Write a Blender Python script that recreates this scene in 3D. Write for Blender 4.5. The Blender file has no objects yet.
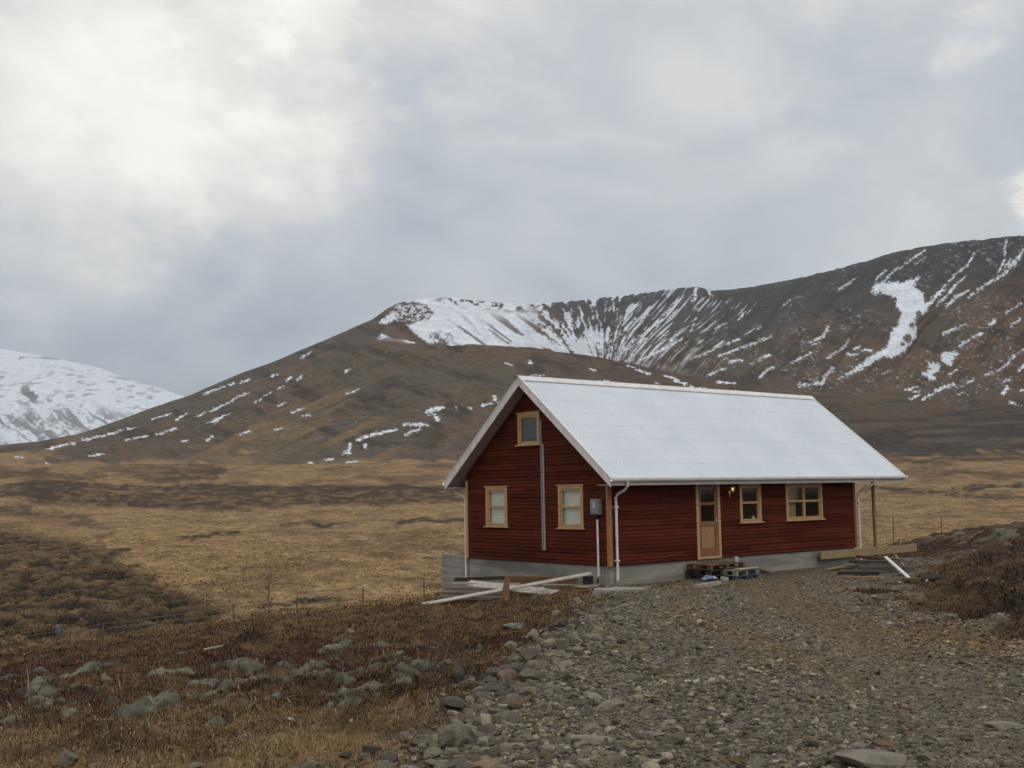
import bpy, math, random
import numpy as np
from mathutils import Vector, Matrix
random.seed(7); rng = np.random.default_rng(11)
S = bpy.context.scene
COL = S.collection

# ------------------------------------------------------------------ camera
FPX, PITCH, ROLL = 1109.12, 0.09586, 0.016213
cam = bpy.data.cameras.new('camera'); cam.sensor_width = 36; cam.lens = FPX/1024*36
cam.clip_start = .05; cam.clip_end = 40000
camo = bpy.data.objects.new('camera', cam); COL.objects.link(camo)
camo.matrix_world = Matrix.Rotation(math.pi/2+PITCH, 4, 'X') @ Matrix.Rotation(-ROLL, 4, 'Z')
S.camera = camo

# ------------------------------------------------------------------ exposure, sky, sun
S.view_settings.view_transform = 'Standard'; S.view_settings.look = 'None'
S.view_settings.exposure = 0.0; S.view_settings.gamma = 1
SUN_EL, SUN_AZ = 48, 150      # azimuth measured clockwise from the viewing direction (+Y)
sun = bpy.data.lights.new('sun', 'SUN'); sun.energy = .5; sun.angle = math.radians(25); sun.color = (1, .96, .9)
suno = bpy.data.objects.new('sun', sun); COL.objects.link(suno)
sd = Vector((math.sin(math.radians(SUN_AZ))*math.cos(math.radians(SUN_EL)), math.cos(math.radians(SUN_AZ))*math.cos(math.radians(SUN_EL)), math.sin(math.radians(SUN_EL))))
suno.rotation_euler = sd.to_track_quat('Z', 'Y').to_euler()

def ray(px, py):
    a, b = px-512., py-384.
    c, s = math.cos(ROLL), math.sin(ROLL)
    X = a*c-b*s; Y = a*s+b*c; zc = -Y/FPX
    c, s = math.cos(PITCH), math.sin(PITCH)
    yc = 1.0
    y = yc*c-zc*s; z = yc*s+zc*c
    return (X/FPX/y, z/y)      # (x/y, z/y)
def project(x, y, z):
    c, s = math.cos(PITCH), math.sin(PITCH)
    yc = np.maximum(y*c+z*s, .01); zc = -y*s+z*c
    X = FPX*x/yc; Y = -FPX*zc/yc
    c, s = math.cos(ROLL), math.sin(ROLL)
    return 512+X*c+Y*s, 384-X*s+Y*c

W = bpy.data.worlds.new('World'); S.world = W; W.use_nodes = True
nt = W.node_tree; nt.nodes.clear()
def wn(t, **k):
    n = nt.nodes.new(t)
    for a, b in k.items(): setattr(n, a, b)
    return n
L = nt.links.new
out = wn('ShaderNodeOutputWorld'); bg = wn('ShaderNodeBackground'); L(bg.outputs[0], out.inputs[0])
sky = wn('ShaderNodeTexSky', sky_type='NISHITA', sun_disc=False)
sky.sun_elevation = math.radians(SUN_EL); sky.sun_rotation = math.radians(SUN_AZ)
skm = wn('ShaderNodeVectorMath', operation='SCALE'); L(sky.outputs[0], skm.inputs[0]); skm.inputs['Scale'].default_value = .1
tc = wn('ShaderNodeTexCoord')
sepd = wn('ShaderNodeSeparateXYZ'); L(tc.outputs['Generated'], sepd.inputs[0])
def noise(vec, scale, detail=5, rough=.55, dist=0):
    n = wn('ShaderNodeTexNoise'); n.inputs['Scale'].default_value = scale; n.inputs['Detail'].default_value = detail
    n.inputs['Roughness'].default_value = rough; n.inputs['Distortion'].default_value = dist
    L(vec, n.inputs['Vector']); return n
stretch = wn('ShaderNodeMapping'); stretch.inputs['Scale'].default_value = (1, 1, 1.7); L(tc.outputs['Generated'], stretch.inputs[0])
n1 = noise(stretch.outputs[0], 4.2, 9, .6)
sub = wn('ShaderNodeVectorMath', operation='SUBTRACT'); L(n1.outputs['Color'], sub.inputs[0]); sub.inputs[1].default_value = (.5, .5, .5)
scl = wn('ShaderNodeVectorMath', operation='SCALE'); L(sub.outputs[0], scl.inputs[0]); scl.inputs['Scale'].default_value = .30
wp = wn('ShaderNodeVectorMath', operation='ADD'); L(tc.outputs['Generated'], wp.inputs[0]); L(scl.outputs[0], wp.inputs[1])
def math_(op, a, b=None, c=None):
    n = wn('ShaderNodeMath', operation=op)
    for i, v in enumerate((a, b, c)):
        if v is None: continue
        if isinstance(v, (int, float)): n.inputs[i].default_value = v
        else: L(v, n.inputs[i])
    return n.outputs[0]
def blob(px, py, r, amp, inner=0.0):
    t, e = ray(px, py); d = Vector((t, 1, e)).normalized()
    v = wn('ShaderNodeVectorMath', operation='DISTANCE'); L(wp.outputs[0], v.inputs[0]); v.inputs[1].default_value = d
    m = wn('ShaderNodeMapRange', interpolation_type='SMOOTHERSTEP'); L(v.outputs['Value'], m.inputs[0])
    m.inputs[1].default_value = inner*r/FPX; m.inputs[2].default_value = r/FPX; m.inputs[3].default_value = amp; m.inputs[4].default_value = 0
    return m.outputs[0]
tot = math_('ADD', .655, 0.0)
# cloud brightness (linear); brighter and darker masses of the cloud deck
for b_ in [(60, 50, 330, .10, .2), (190, 60, 210, .08, .72), (60, 150, 170, .04, .5), (280, 50, 70, .34, .1), (160, 90, 55, .16, .1), (150, 0, 50, -.12, .3), (330, -20, 170, .2, .1), (150, 90, 150, .10, .2), (270, 140, 70, .14, .1), (20, 200, 200, .06, 0), (480, -30, 130, .10, .2),
           (385, 120, 85, -.05, .2), (330, 320, 200, -.05, .1), (640, 290, 220, -.05, .1), (420, 190, 150, -.07, .2), (120, 195, 70, -.04, .1), (190, 200, 70, .08, .1), (60, 390, 310, -.17, .05), (210, 390, 190, -.10, .05), (360, 330, 180, -.05, 0),
           (620, 260, 220, -.05, .1), (700, 120, 240, .03, .1), (850, 70, 120, -.06, .1), (700, 200, 200, .02, .1), (965, -15, 80, .2, .1), (1032, 226, 62, .6, .05), (920, 220, 120, .03, 0), (760, 240, 160, -.03, 0), (1060, 130, 120, -.05, 0)]:
    tot = math_('ADD', tot, blob(*b_))
n2 = noise(stretch.outputs[0], 6, 10, .6, .5)
tot = math_('ADD', tot, math_('MULTIPLY', math_('SUBTRACT', n2.outputs['Fac'], .5), .42))
# higher up and behind the camera the deck is brighter
zu = wn('ShaderNodeMapRange'); L(sepd.outputs[2], zu.inputs[0]); zu.inputs[1].default_value = .55; zu.inputs[2].default_value = .9; zu.inputs[3].default_value = 0; zu.inputs[4].default_value = .22
tot = math_('ADD', tot, zu.outputs[0])
ramp = wn('ShaderNodeValToRGB'); L(tot, ramp.inputs[0])
cr = ramp.color_ramp; cr.elements[0].position = .20; cr.elements[0].color = (.19, .205, .225, 1); cr.elements[1].position = 1.0; cr.elements[1].color = (1.08, 1.05, .99, 1)
for p, c in [(.35, (.30, .335, .385, 1)), (.5, (.475, .52, .57, 1)), (.62, (.60, .635, .675, 1)), (.78, (.82, .808, .775, 1))]:
    e = cr.elements.new(p); e.color = c
mx = wn('ShaderNodeMix', data_type='RGBA'); mx.inputs[0].default_value = .94; L(skm.outputs[0], mx.inputs[6]); L(ramp.outputs[0], mx.inputs[7])
L(mx.outputs[2], bg.inputs[0]); bg.inputs[1].default_value = 1.0
W.cycles.sampling_method = 'MANUAL'; W.cycles.sample_map_resolution = 512

# ------------------------------------------------------------------ numpy helpers
def _h(ix, iy, s):
    n = (ix.astype(np.int64)*374761393 + iy.astype(np.int64)*668265263 + s*2147483647) & 0xffffffff
    n = ((n ^ (n >> 13))*1274126177) & 0xffffffff
    return ((n ^ (n >> 16)) & 0xffff)/65535.
def vnoise(x, y, s=0):
    fx = np.floor(x); fy = np.floor(y); u = x-fx; v = y-fy
    u = u*u*u*(u*(u*6-15)+10); v = v*v*v*(v*(v*6-15)+10)
    a = _h(fx, fy, s); b = _h(fx+1, fy, s); c = _h(fx, fy+1, s); d = _h(fx+1, fy+1, s)
    return (a*(1-u)+b*u)*(1-v)+(c*(1-u)+d*u)*v
def fbm(x, y, s=0, o=4, g=.5):
    t = 0; a = 1; n = 0
    for i in range(o):
        t = t+a*vnoise(x*2**i+i*17.3, y*2**i-i*9.1, s+i); n += a; a *= g
    return t/n                                   # 0..1
def sst(a, b, x):
    t = np.clip((x-a)/(b-a), 0, 1); return t*t*(3-2*t)
def mix(a, b, m):
    m = np.asarray(m)[..., None]; return np.asarray(a)*(1-m)+np.asarray(b)*m
def seg_dist(x, y, pts):
    d = np.full(np.shape(x), 1e9)
    for (x0, y0), (x1, y1) in zip(pts[:-1], pts[1:]):
        dx, dy = x1-x0, y1-y0
        t = np.clip(((x-x0)*dx+(y-y0)*dy)/(dx*dx+dy*dy+1e-9), 0, 1)
        d = np.minimum(d, np.hypot(x-x0-t*dx, y-y0-t*dy))
    return d
def inpoly(x, y, P):
    ins = np.zeros(np.shape(x), bool); n = len(P)
    for i in range(n):
        x0, y0 = P[i]; x1, y1 = P[(i+1) % n]
        if y0 == y1: continue
        c = ((y0 > y) != (y1 > y)) & (x < (x1-x0)*(y-y0)/(y1-y0)+x0)
        ins ^= c
    return ins
def sdpoly(x, y, P):                              # >0 inside
    d = seg_dist(x, y, list(P)+[P[0]]); return np.where(inpoly(x, y, P), d, -d)

# ------------------------------------------------------------------ object helpers
def tag(o, label=None, cat=None, group=None, kind=None):
    if label: o['label'] = label
    if cat: o['category'] = cat
    if group: o['group'] = group
    if kind: o['kind'] = kind
    return o
def mesh_np(name, V, F, mat=None, col=None, smooth=False, parent=None):
    V = np.asarray(V, np.float32); F = np.asarray(F, np.int32); k = F.shape[1]
    me = bpy.data.meshes.new(name); me.vertices.add(len(V)); me.vertices.foreach_set('co', V.ravel())
    me.loops.add(F.size); me.loops.foreach_set('vertex_index', F.ravel())
    me.polygons.add(len(F)); me.polygons.foreach_set('loop_start', np.arange(0, F.size, k, dtype=np.int32))
    me.polygons.foreach_set('loop_total', np.full(len(F), k, np.int32))
    me.polygons.foreach_set('use_smooth', np.full(len(F), smooth, bool))
    if col is not None:
        a = me.color_attributes.new('Col', 'FLOAT_COLOR', 'POINT')
        c = np.ones((len(V), 4), np.float32); c[:, :3] = col; a.data.foreach_set('color', c.ravel())
    me.update(); me.validate()
    if mat: me.materials.append(mat)
    o = bpy.data.objects.new(name, me); COL.objects.link(o)
    if parent: o.parent = parent
    return o
def empty(name, loc, rz=0, **k):
    o = bpy.data.objects.new(name, None); COL.objects.link(o); o.location = loc; o.rotation_euler = (0, 0, rz)
    o.empty_display_size = .2
    return tag(o, **k)
class MB:
    def __init__(s, off=(0, 0, 0)): s.v = []; s.f = []; s.off = off
    def add(s, vs, fs):
        n = len(s.v); s.v += [(a+s.off[0], b+s.off[1], c+s.off[2]) for a, b, c in vs]; s.f += [tuple(i+n for i in f) for f in fs]; return s
    def box(s, x0, x1, y0, y1, z0, z1):
        x0, x1 = sorted((x0, x1)); y0, y1 = sorted((y0, y1)); z0, z1 = sorted((z0, z1))
        return s.add([(x0, y0, z0), (x1, y0, z0), (x1, y1, z0), (x0, y1, z0), (x0, y0, z1), (x1, y0, z1), (x1, y1, z1), (x0, y1, z1)],
                     [(0, 3, 2, 1), (4, 5, 6, 7), (0, 1, 5, 4), (1, 2, 6, 5), (2, 3, 7, 6), (3, 0, 4, 7)])
    def tube(s, pts, r, n=10, caps=True, r2=None):
        pts = [Vector(p) for p in pts]; vs = []; m = len(pts)
        for i, p in enumerate(pts):
            t = (pts[min(i+1, m-1)]-pts[max(i-1, 0)]).normalized()
            a = t.cross(Vector((0, 0, 1)) if abs(t.z) < .9 else Vector((1, 0, 0))).normalized(); b = t.cross(a)
            rr = r if r2 is None else r+(r2-r)*i/(m-1)
            vs += [tuple(p+(a*math.cos(k*2*math.pi/n)+b*math.sin(k*2*math.pi/n))*rr) for k in range(n)]
        fs = [(i*n+k, i*n+(k+1) % n, (i+1)*n+(k+1) % n, (i+1)*n+k) for i in range(m-1) for k in range(n)]
        if caps: fs += [tuple(range(n))[::-1], tuple(range((m-1)*n, m*n))]
        return s.add(vs, fs)
    def bar(s, a, b, w, h, up=(0, 0, 1), twist=0):
        a = Vector(a); b = Vector(b); t = (b-a).normalized(); x = t.cross(Vector(up)).normalized(); y = x.cross(t).normalized()
        if twist:
            q = Matrix.Rotation(twist, 3, t); x = q@x; y = q@y
        vs = [tuple(p+x*i*w/2+y*j*h/2) for p in (a, b) for i, j in ((-1, -1), (1, -1), (1, 1), (-1, 1))]
        return s.add(vs, [(0, 3, 2, 1), (4, 5, 6, 7), (0, 1, 5, 4), (1, 2, 6, 5), (2, 3, 7, 6), (3, 0, 4, 7)])
    def build(s, name, mat, parent=None, bevel=0, smooth=False):
        me = bpy.data.meshes.new(name); me.from_pydata(s.v, [], s.f); me.update()
        if mat: me.materials.append(mat)
        if smooth:
            for p in me.polygons: p.use_smooth = True
        o = bpy.data.objects.new(name, me); COL.objects.link(o)
        if parent: o.parent = parent
        if bevel:
            m = o.modifiers.new('bevel', 'BEVEL'); m.width = bevel; m.segments = 2; m.limit_method = 'ANGLE'
        return o

# ------------------------------------------------------------------ materials
def mat(name, base=(.5, .5, .5), rough=.8, **k):
    m = bpy.data.materials.new(name); m.use_nodes = True
    p = m.node_tree.nodes['Principled BSDF']; p.inputs['Base Color'].default_value = (*base, 1); p.inputs['Roughness'].default_value = rough
    for a, b in k.items(): p.inputs[a.replace('_', ' ')].default_value = b
    return m
def vary(m, c2, scale=(3, 3, 3), detail=4, lo=.4, hi=.65, bump=0, bscale=None, coord='Object', attr=None, c3=None, rough=None):
    n = m.node_tree; p = n.nodes['Principled BSDF']; tcn = n.nodes.new('ShaderNodeTexCoord'); mp = n.nodes.new('ShaderNodeMapping')
    mp.inputs['Scale'].default_value = scale; n.links.new(tcn.outputs[coord], mp.inputs[0])
    no = n.nodes.new('ShaderNodeTexNoise'); no.inputs['Scale'].default_value = 1; no.inputs['Detail'].default_value = detail; n.links.new(mp.outputs[0], no.inputs[0])
    mr = n.nodes.new('ShaderNodeMapRange'); mr.inputs[1].default_value = lo; mr.inputs[2].default_value = hi; n.links.new(no.outputs['Fac'], mr.inputs[0])
    x = n.nodes.new('ShaderNodeMix'); x.data_type = 'RGBA'; n.links.new(mr.outputs[0], x.inputs[0]); x.inputs[6].default_value = p.inputs['Base Color'].default_value; x.inputs[7].default_value = (*c2, 1)
    last = x.outputs[2]
    if c3:
        no2 = n.nodes.new('ShaderNodeTexNoise'); no2.inputs['Scale'].default_value = .37; no2.inputs['Detail'].default_value = 3; n.links.new(mp.outputs[0], no2.inputs[0])
        mr2 = n.nodes.new('ShaderNodeMapRange'); mr2.inputs[1].default_value = .5; mr2.inputs[2].default_value = .68; n.links.new(no2.outputs['Fac'], mr2.inputs[0])
        x2 = n.nodes.new('ShaderNodeMix'); x2.data_type = 'RGBA'; n.links.new(mr2.outputs[0], x2.inputs[0]); n.links.new(last, x2.inputs[6]); x2.inputs[7].default_value = (*c3, 1); last = x2.outputs[2]
    n.links.new(last, p.inputs['Base Color'])
    if bump:
        b = n.nodes.new('ShaderNodeBump'); b.inputs['Strength'].default_value = bump; b.inputs['Distance'].default_value = .01; n.links.new(no.outputs['Fac'], b.inputs['Height']); n.links.new(b.outputs[0], p.inputs['Normal'])
    return m
def vcol(name, rough=.95, fine=(40, .35), bump=(25, .4, .03), fine2=None):
    """vertex colour albedo broken up by fine world-space noise, plus bump"""
    m = bpy.data.materials.new(name); m.use_nodes = True; n = m.node_tree; p = n.nodes['Principled BSDF']; p.inputs['Roughness'].default_value = rough
    p.inputs['Specular IOR Level'].default_value = .2
    at = n.nodes.new('ShaderNodeAttribute'); at.attribute_name = 'Col'; tcn = n.nodes.new('ShaderNodeTexCoord'); last = at.outputs['Color']
    for fs in (fine, fine2):
        if not fs: continue
        no = n.nodes.new('ShaderNodeTexNoise'); no.inputs['Scale'].default_value = fs[0]; no.inputs['Detail'].default_value = 4; n.links.new(tcn.outputs['Object'], no.inputs[0])
        mr = n.nodes.new('ShaderNodeMapRange'); mr.inputs[1].default_value = .3; mr.inputs[2].default_value = .7; mr.inputs[3].default_value = 1-fs[1]; mr.inputs[4].default_value = 1+fs[1]; n.links.new(no.outputs['Fac'], mr.inputs[0])
        sc = n.nodes.new('ShaderNodeVectorMath'); sc.operation = 'SCALE'; n.links.new(last, sc.inputs[0]); n.links.new(mr.outputs[0], sc.inputs['Scale']); last = sc.outputs[0]
    n.links.new(last, p.inputs['Base Color'])
    if bump:
        no = n.nodes.new('ShaderNodeTexNoise'); no.inputs['Scale'].default_value = bump[0]; no.inputs['Detail'].default_value = 5; n.links.new(tcn.outputs['Object'], no.inputs[0])
        b = n.nodes.new('ShaderNodeBump'); b.inputs['Strength'].default_value = bump[1]; b.inputs['Distance'].default_value = bump[2]; n.links.new(no.outputs['Fac'], b.inputs['Height']); n.links.new(b.outputs[0], p.inputs['Normal'])
    return m

# ------------------------------------------------------------------ terrain heights
COLS = [-700, -300, 0, 150, 300, 440, 540, 612, 750, 860, 930, 1024, 1500, 2200]
TC = np.array([ray(p, 500)[0] for p in COLS])
def hor(px): return 490.7+.0162*(512-px)
near = {  # depth -> height for each column (metres, eye height is zero)
 'D':   [0, 5, 10, 15, 20, 25, 30, 35, 40, 50, 60],
 -700: [-1.6, -1.75, -2.1, -2.6, -3.2, -3.9, -4.6, -4.9, -5.0, -5.0, -5.0],
 -300: [-1.6, -1.7, -2.0, -2.45, -3.0, -3.6, -4.3, -4.7, -4.8, -4.8, -4.8],
 0:    [-1.6, -1.7, -1.95, -2.35, -2.8, -3.32, -4.05, -4.5, -4.7, -4.75, -4.7],
 150:  [-1.6, -1.7, -1.93, -2.22, -2.55, -2.93, -3.5, -4.2, -4.6, -4.75, -4.7],
 300:  [-1.6, -1.68, -1.9, -2.15, -2.4, -2.66, -3.07, -3.75, -4.35, -4.75, -4.7],
 440:  [-1.6, -1.66, -1.85, -2.08, -2.32, -2.56, -2.84, -3.2, -3.85, -4.65, -4.7],
 540:  [-1.6, -1.64, -1.8, -2.0, -2.2, -2.4, -2.64, -3.0, -3.4, -4.5, -4.7],
 612:  [-1.6, -1.64, -1.8, -2.0, -2.2, -2.38, -2.52, -2.6, -2.9, -4.3, -4.7],
 750:  [-1.6, -1.64, -1.78, -1.98, -2.18, -2.36, -2.52, -2.56, -2.7, -4.1, -4.7],
 860:  [-1.6, -1.64, -1.77, -1.96, -2.15, -2.32, -2.48, -2.55, -2.6, -2.78, -4.2],
 930:  [-1.6, -1.64, -1.75, -1.92, -2.06, -2.2, -2.32, -2.38, -2.36, -2.08, -3.6],
 1024: [-1.6, -1.64, -1.72, -1.84, -1.86, -1.78, -1.68, -1.58, -1.5, -1.58, -3.0],
 1500: [-1.6, -1.62, -1.66, -1.6, -1.4, -1.1, -.85, -.7, -.8, -2.0, -4.0],
 2200: [-1.6, -1.6, -1.55, -1.4, -1.2, -.9, -.7, -.6, -.7, -1.8, -4.0]}
farD = [80, 100, 130, 190, 260, 340, 450]
farL = [562, 549, 534.5, 516, 501, 487, 466]
farR = [-4.65, -4.65, -4.65, -4.6, -3.4, -1.6, 8.0]
TX = np.array([-900, -500, -200, 0, 40, 80, 120, 160, 190, 215, 240, 270, 300, 325, 350, 375, 385, 395, 403, 410, 425, 440, 460, 480, 500, 520, 540, 560, 580, 600, 620, 640, 660, 686, 700, 705, 715, 740, 760, 780, 800, 812, 840, 860, 900, 960, 1024, 1100, 1300, 1500, 1900, 2400.])
crestB = np.interp(TX, [-900, -500, 0, 40, 80, 120, 160, 190, 215, 240, 270, 300, 325, 350, 375, 385, 395, 403, 410, 425, 440, 460, 480, 500, 520, 560, 600, 640, 686, 705, 715, 740, 760, 800, 840, 860, 900, 960, 1024, 1100, 1300, 1500, 1900, 2400],
                   [455, 452, 446, 442, 434, 420, 405, 395, 384, 373, 363, 350, 340, 329, 318, 310, 304, 301, 299.5, 297, 295.5, 297, 299, 301, 303, 301, 297, 292, 286, 285, 289, 287, 284, 277, 267, 262, 250, 239, 233, 224, 214, 220, 250, 330])
crestBD = np.interp(TX, [-900, 100, 200, 300, 375, 400, 440, 520, 600, 700, 800, 900, 1024, 2400], [1250, 1300, 1400, 1500, 1750, 1850, 2050, 2400, 2350, 2050, 1800, 1600, 1500, 1400])
crestC = np.interp(TX, [-900, 0, 100, 200, 300, 350, 375, 400, 440, 480, 500, 540, 580, 620, 660, 700, 740, 780, 812, 860, 900, 960, 1024, 1200, 1500, 2400],
                   [456, 451, 441, 418, 382, 358, 349, 344, 345.5, 345, 346, 349, 354, 360, 369, 377, 385, 391, 394, 398, 400.5, 407, 412, 418, 425, 440])
foot = np.interp(TX, [-900, 0, 200, 350, 500, 860, 1024, 2400], [466, 464, 464, 464, 464, 457, 456, 456])
TT = np.array([ray(p, 420)[0] for p in TX])
LD = np.linspace(0, math.log(40000), 1100)           # log-depth grid (D+1)
def y2z(px, y, D): return ray(px, y)[1]*D
def column_profile(px):
    ks = [k for k in near if k != 'D']
    kD = list(near['D']); z = [np.interp(px, ks, [near[k][i] for k in ks]) for i in range(len(kD))]
    w = float(sst(500, 800, np.float64(px)))
    for i, d in enumerate(farD):
        kD.append(d); z.append((1-w)*y2z(px, farL[i]+(hor(px)-hor(0))*(.6 if d < 400 else 0), d)+w*farR[i])
    f, c, b, bd = [np.interp(px, TX, a) for a in (foot, crestC, crestB, crestBD)]
    z[-1] = y2z(px, f, 450)
    kD += [550, 700, 850]; z += [y2z(px, f+(c-f)*.30, 550), y2z(px, f+(c-f)*.72, 700), y2z(px, c, 850)]
    dip = 5*float(sst(380, 430, np.float64(px)))
    kD += [1000]; z += [y2z(px, c+(dip if dip > 0 else 0)+(b-c)*.25*(1-float(sst(370, 420, np.float64(px)))), 1000)]
    for fr in (.33, .66):
        d = 1000+(bd-1000)*fr; y = c+(b-c)*(.25+.75*fr if px < 400 else fr*.92)
        kD.append(d); z.append(y2z(px, y, d))
    kD += [bd, bd*1.12, bd*1.5, 4000, 40000]; zc = y2z(px, b, bd); z += [zc, zc*1.02, zc*.9, zc*.5, 0]
    return np.array(kD, float), np.array(z, float)
GT = np.linspace(ray(-900, 420)[0], ray(2400, 420)[0], 420)
GPX = np.interp(GT, TT, TX)
G = np.zeros((len(GT), len(LD)))
for i, p in enumerate(GPX):
    kD, kz = column_profile(p); G[i] = np.interp(np.exp(LD)-1, kD, kz)
ker = np.array([1, 4, 6, 4, 1.])/16
for it in range(2):
    Gp = np.pad(G, ((0, 0), (2, 2)), mode='edge'); G = sum(ker[k]*Gp[:, k:k+G.shape[1]] for k in range(5))
for it in range(2):
    Gp = np.pad(G, ((2, 2), (0, 0)), mode='edge'); Gs = sum(ker[k]*Gp[k:k+G.shape[0]] for k in range(5))
    w_ = sst(500, 900, np.exp(LD)-1)[None, :]; G = Gs*(1-w_)+G*w_
def base_h(x, y):
    D = np.maximum(y, 0.0); t = np.clip(x/np.maximum(y, 5.5), GT[0], GT[-1])
    a = (t-GT[0])/(GT[1]-GT[0]); b = np.log(D+1)/(LD[1]-LD[0])
    i = np.clip(a.astype(int), 0, len(GT)-2); j = np.clip(b.astype(int), 0, len(LD)-2); a = a-i; b = np.clip(b-j, 0, 1)
    return (G[i, j]*(1-a)+G[i+1, j]*a)*(1-b)+(G[i, j+1]*(1-a)+G[i+1, j+1]*a)*b
ROAD = [(-1.4, -8), (-1.0, 5), (-.85, 7.28), (-.62, 8.6), (-.4, 11), (.1, 13.7), (.9, 19), (1.9, 25), (2.3, 28.2), (1.3, 31), (12, 41), (14.5, 36), (10.6, 30.5), (7.9, 25), (6.5, 20.5), (5.8, 16), (5.4, 12.5), (6.6, 9), (9, 5), (9, -8)]
HP = [(2.3, 29.0), (11.3, 36.4), (7.4, 41.4), (-1.6, 34.1)]            # the house's footprint
def road_sd(x, y):
    wob = (fbm(x*1.1, y*1.1, 5, 3)-.5)*(1.3+2.2*sst(4.0, 6.5, x)*sst(30, 26, y))
    return sdpoly(x, y, ROAD)+wob
Tm = np.array([ray(p, 500)[0] for p in (0, 150, 300, 440, 540, 860, 930, 1024)])
def brow(x, y): return np.interp(x/np.maximum(y, 5), Tm, [27.5, 29, 30.5, 33, 40, 52, 53, 52])
# moss hummocks seen in the photograph (centre px,py ; half width px ; height m)
HUM_PX = [(40, 700, 16, .14), (52, 696, 20, .16), (140, 698, 26, .22), (170, 694, 22, .24), (115, 705, 12, .15), (45, 676, 16, .2), (80, 667, 16, .18), (97, 672, 8, .12), (8, 708, 16, .12), (170, 652, 16, .28), (178, 664, 22, .22), (155, 669, 10, .15), (195, 672, 18, .18), (220, 682, 14, .2), (250, 684, 14, .15), (290, 655, 14, .12), (320, 668, 20, .16), (345, 672, 18, .2), (375, 676, 22, .2), (400, 672, 18, .15), (355, 690, 18, .2), (330, 650, 14, .12), (385, 640, 16, .12), (350, 628, 12, .14), (275, 668, 14, .12), (240, 662, 14, .1), (415, 665, 16, .12), (435, 642, 16, .12), (455, 695, 16, .14), (480, 690, 14, .12), (420, 690, 12, .14), (305, 745, 18, .12)]
DARK_PX = [(205, 752, 26, .12), (282, 758, 24, .11), (250, 640, 20, .15), (60, 708, 12, .06), (380, 700, 26, .14), (300, 690, 16, .1), (985, 596, 24, .22), (1012, 604, 26, .28), (930, 566, 16, .12), (985, 562, 22, .16), (1000, 622, 16, .1), (960, 585, 14, .14), (1018, 578, 20, .2), (860, 545, 14, .1), (470, 640, 26, .1)]
def march(px, py, f=None):
    t, e = ray(px, py); D = np.exp(np.linspace(math.log(3), math.log(1500), 6000)); h = (f or base_h)(t*D, D)
    k = np.argmax(e*D < h); return float(t*D[k]), float(D[k]), float(h[k])
_r = random.Random(5)
HUM_PX = [(a, b, w*.8, h*.55) for a, b, w, h in HUM_PX]
for _ in range(95):
    a_ = _r.uniform(-60, 490); b_ = 672+_r.gauss(0, 15)-max(0, a_-250)*.07
    if 640 < b_ < 712: HUM_PX.append((a_, b_, _r.uniform(5, 15), _r.uniform(.04, .10)))
for _ in range(26): HUM_PX.append((_r.uniform(905, 1060), _r.uniform(525, 545), _r.uniform(6, 14), _r.uniform(.06, .14)))
HUM = []; DARKH = []
for l, o_ in ((HUM_PX, HUM), (DARK_PX, DARKH)):
    for px, py, w, hh in l:
        x, y, z = march(px, py); o_.append((x, y, w*y/FPX, hh))
def lumps(x, y, L_, asp=1.5):
    m = np.zeros(np.shape(x)); sel = np.nonzero(y < 60)[0]
    if not len(sel): return m
    order = sel[np.argsort(y[sel], kind='stable')]; ys = y[order]; xs = x[order]
    wx = (fbm(xs*3, ys*3, 3, 3)-.5)*.55; mm = np.zeros(len(order))
    for cx, cy, r, hh in L_:
        e = r*asp+.4; a, b = np.searchsorted(ys, [cy-e, cy+e])
        if b <= a: continue
        k = a+np.nonzero(np.abs(xs[a:b]-cx) < r+.4)[0]
        if not len(k): continue
        q = ((xs[k]-cx+wx[k])/r)**2+((ys[k]-cy+wx[k])/(r*asp))**2
        mm[k] = np.maximum(mm[k], hh*np.clip(1-q, 0, 1)**.9)
    m[order] = mm; return m
def house_d(x, y): return -sdpoly(x, y, HP)
def moss_field(x, y):
    band = sst(10.8, 12.0, y)*(1-sst(14.5, 17.5, y))
    return .0*band*sst(.55, .63, fbm(x*1.3+3, y*.9, 61, 3)+.16*(fbm(x*4, y*4, 62, 2)-.5))
PLAIN_DARK = [([(-300, 520), (0, 528), (55, 538), (95, 545), (130, 562), (165, 585), (230, 612), (215, 640), (0, 660), (-300, 680)], .85, 8)]
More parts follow.
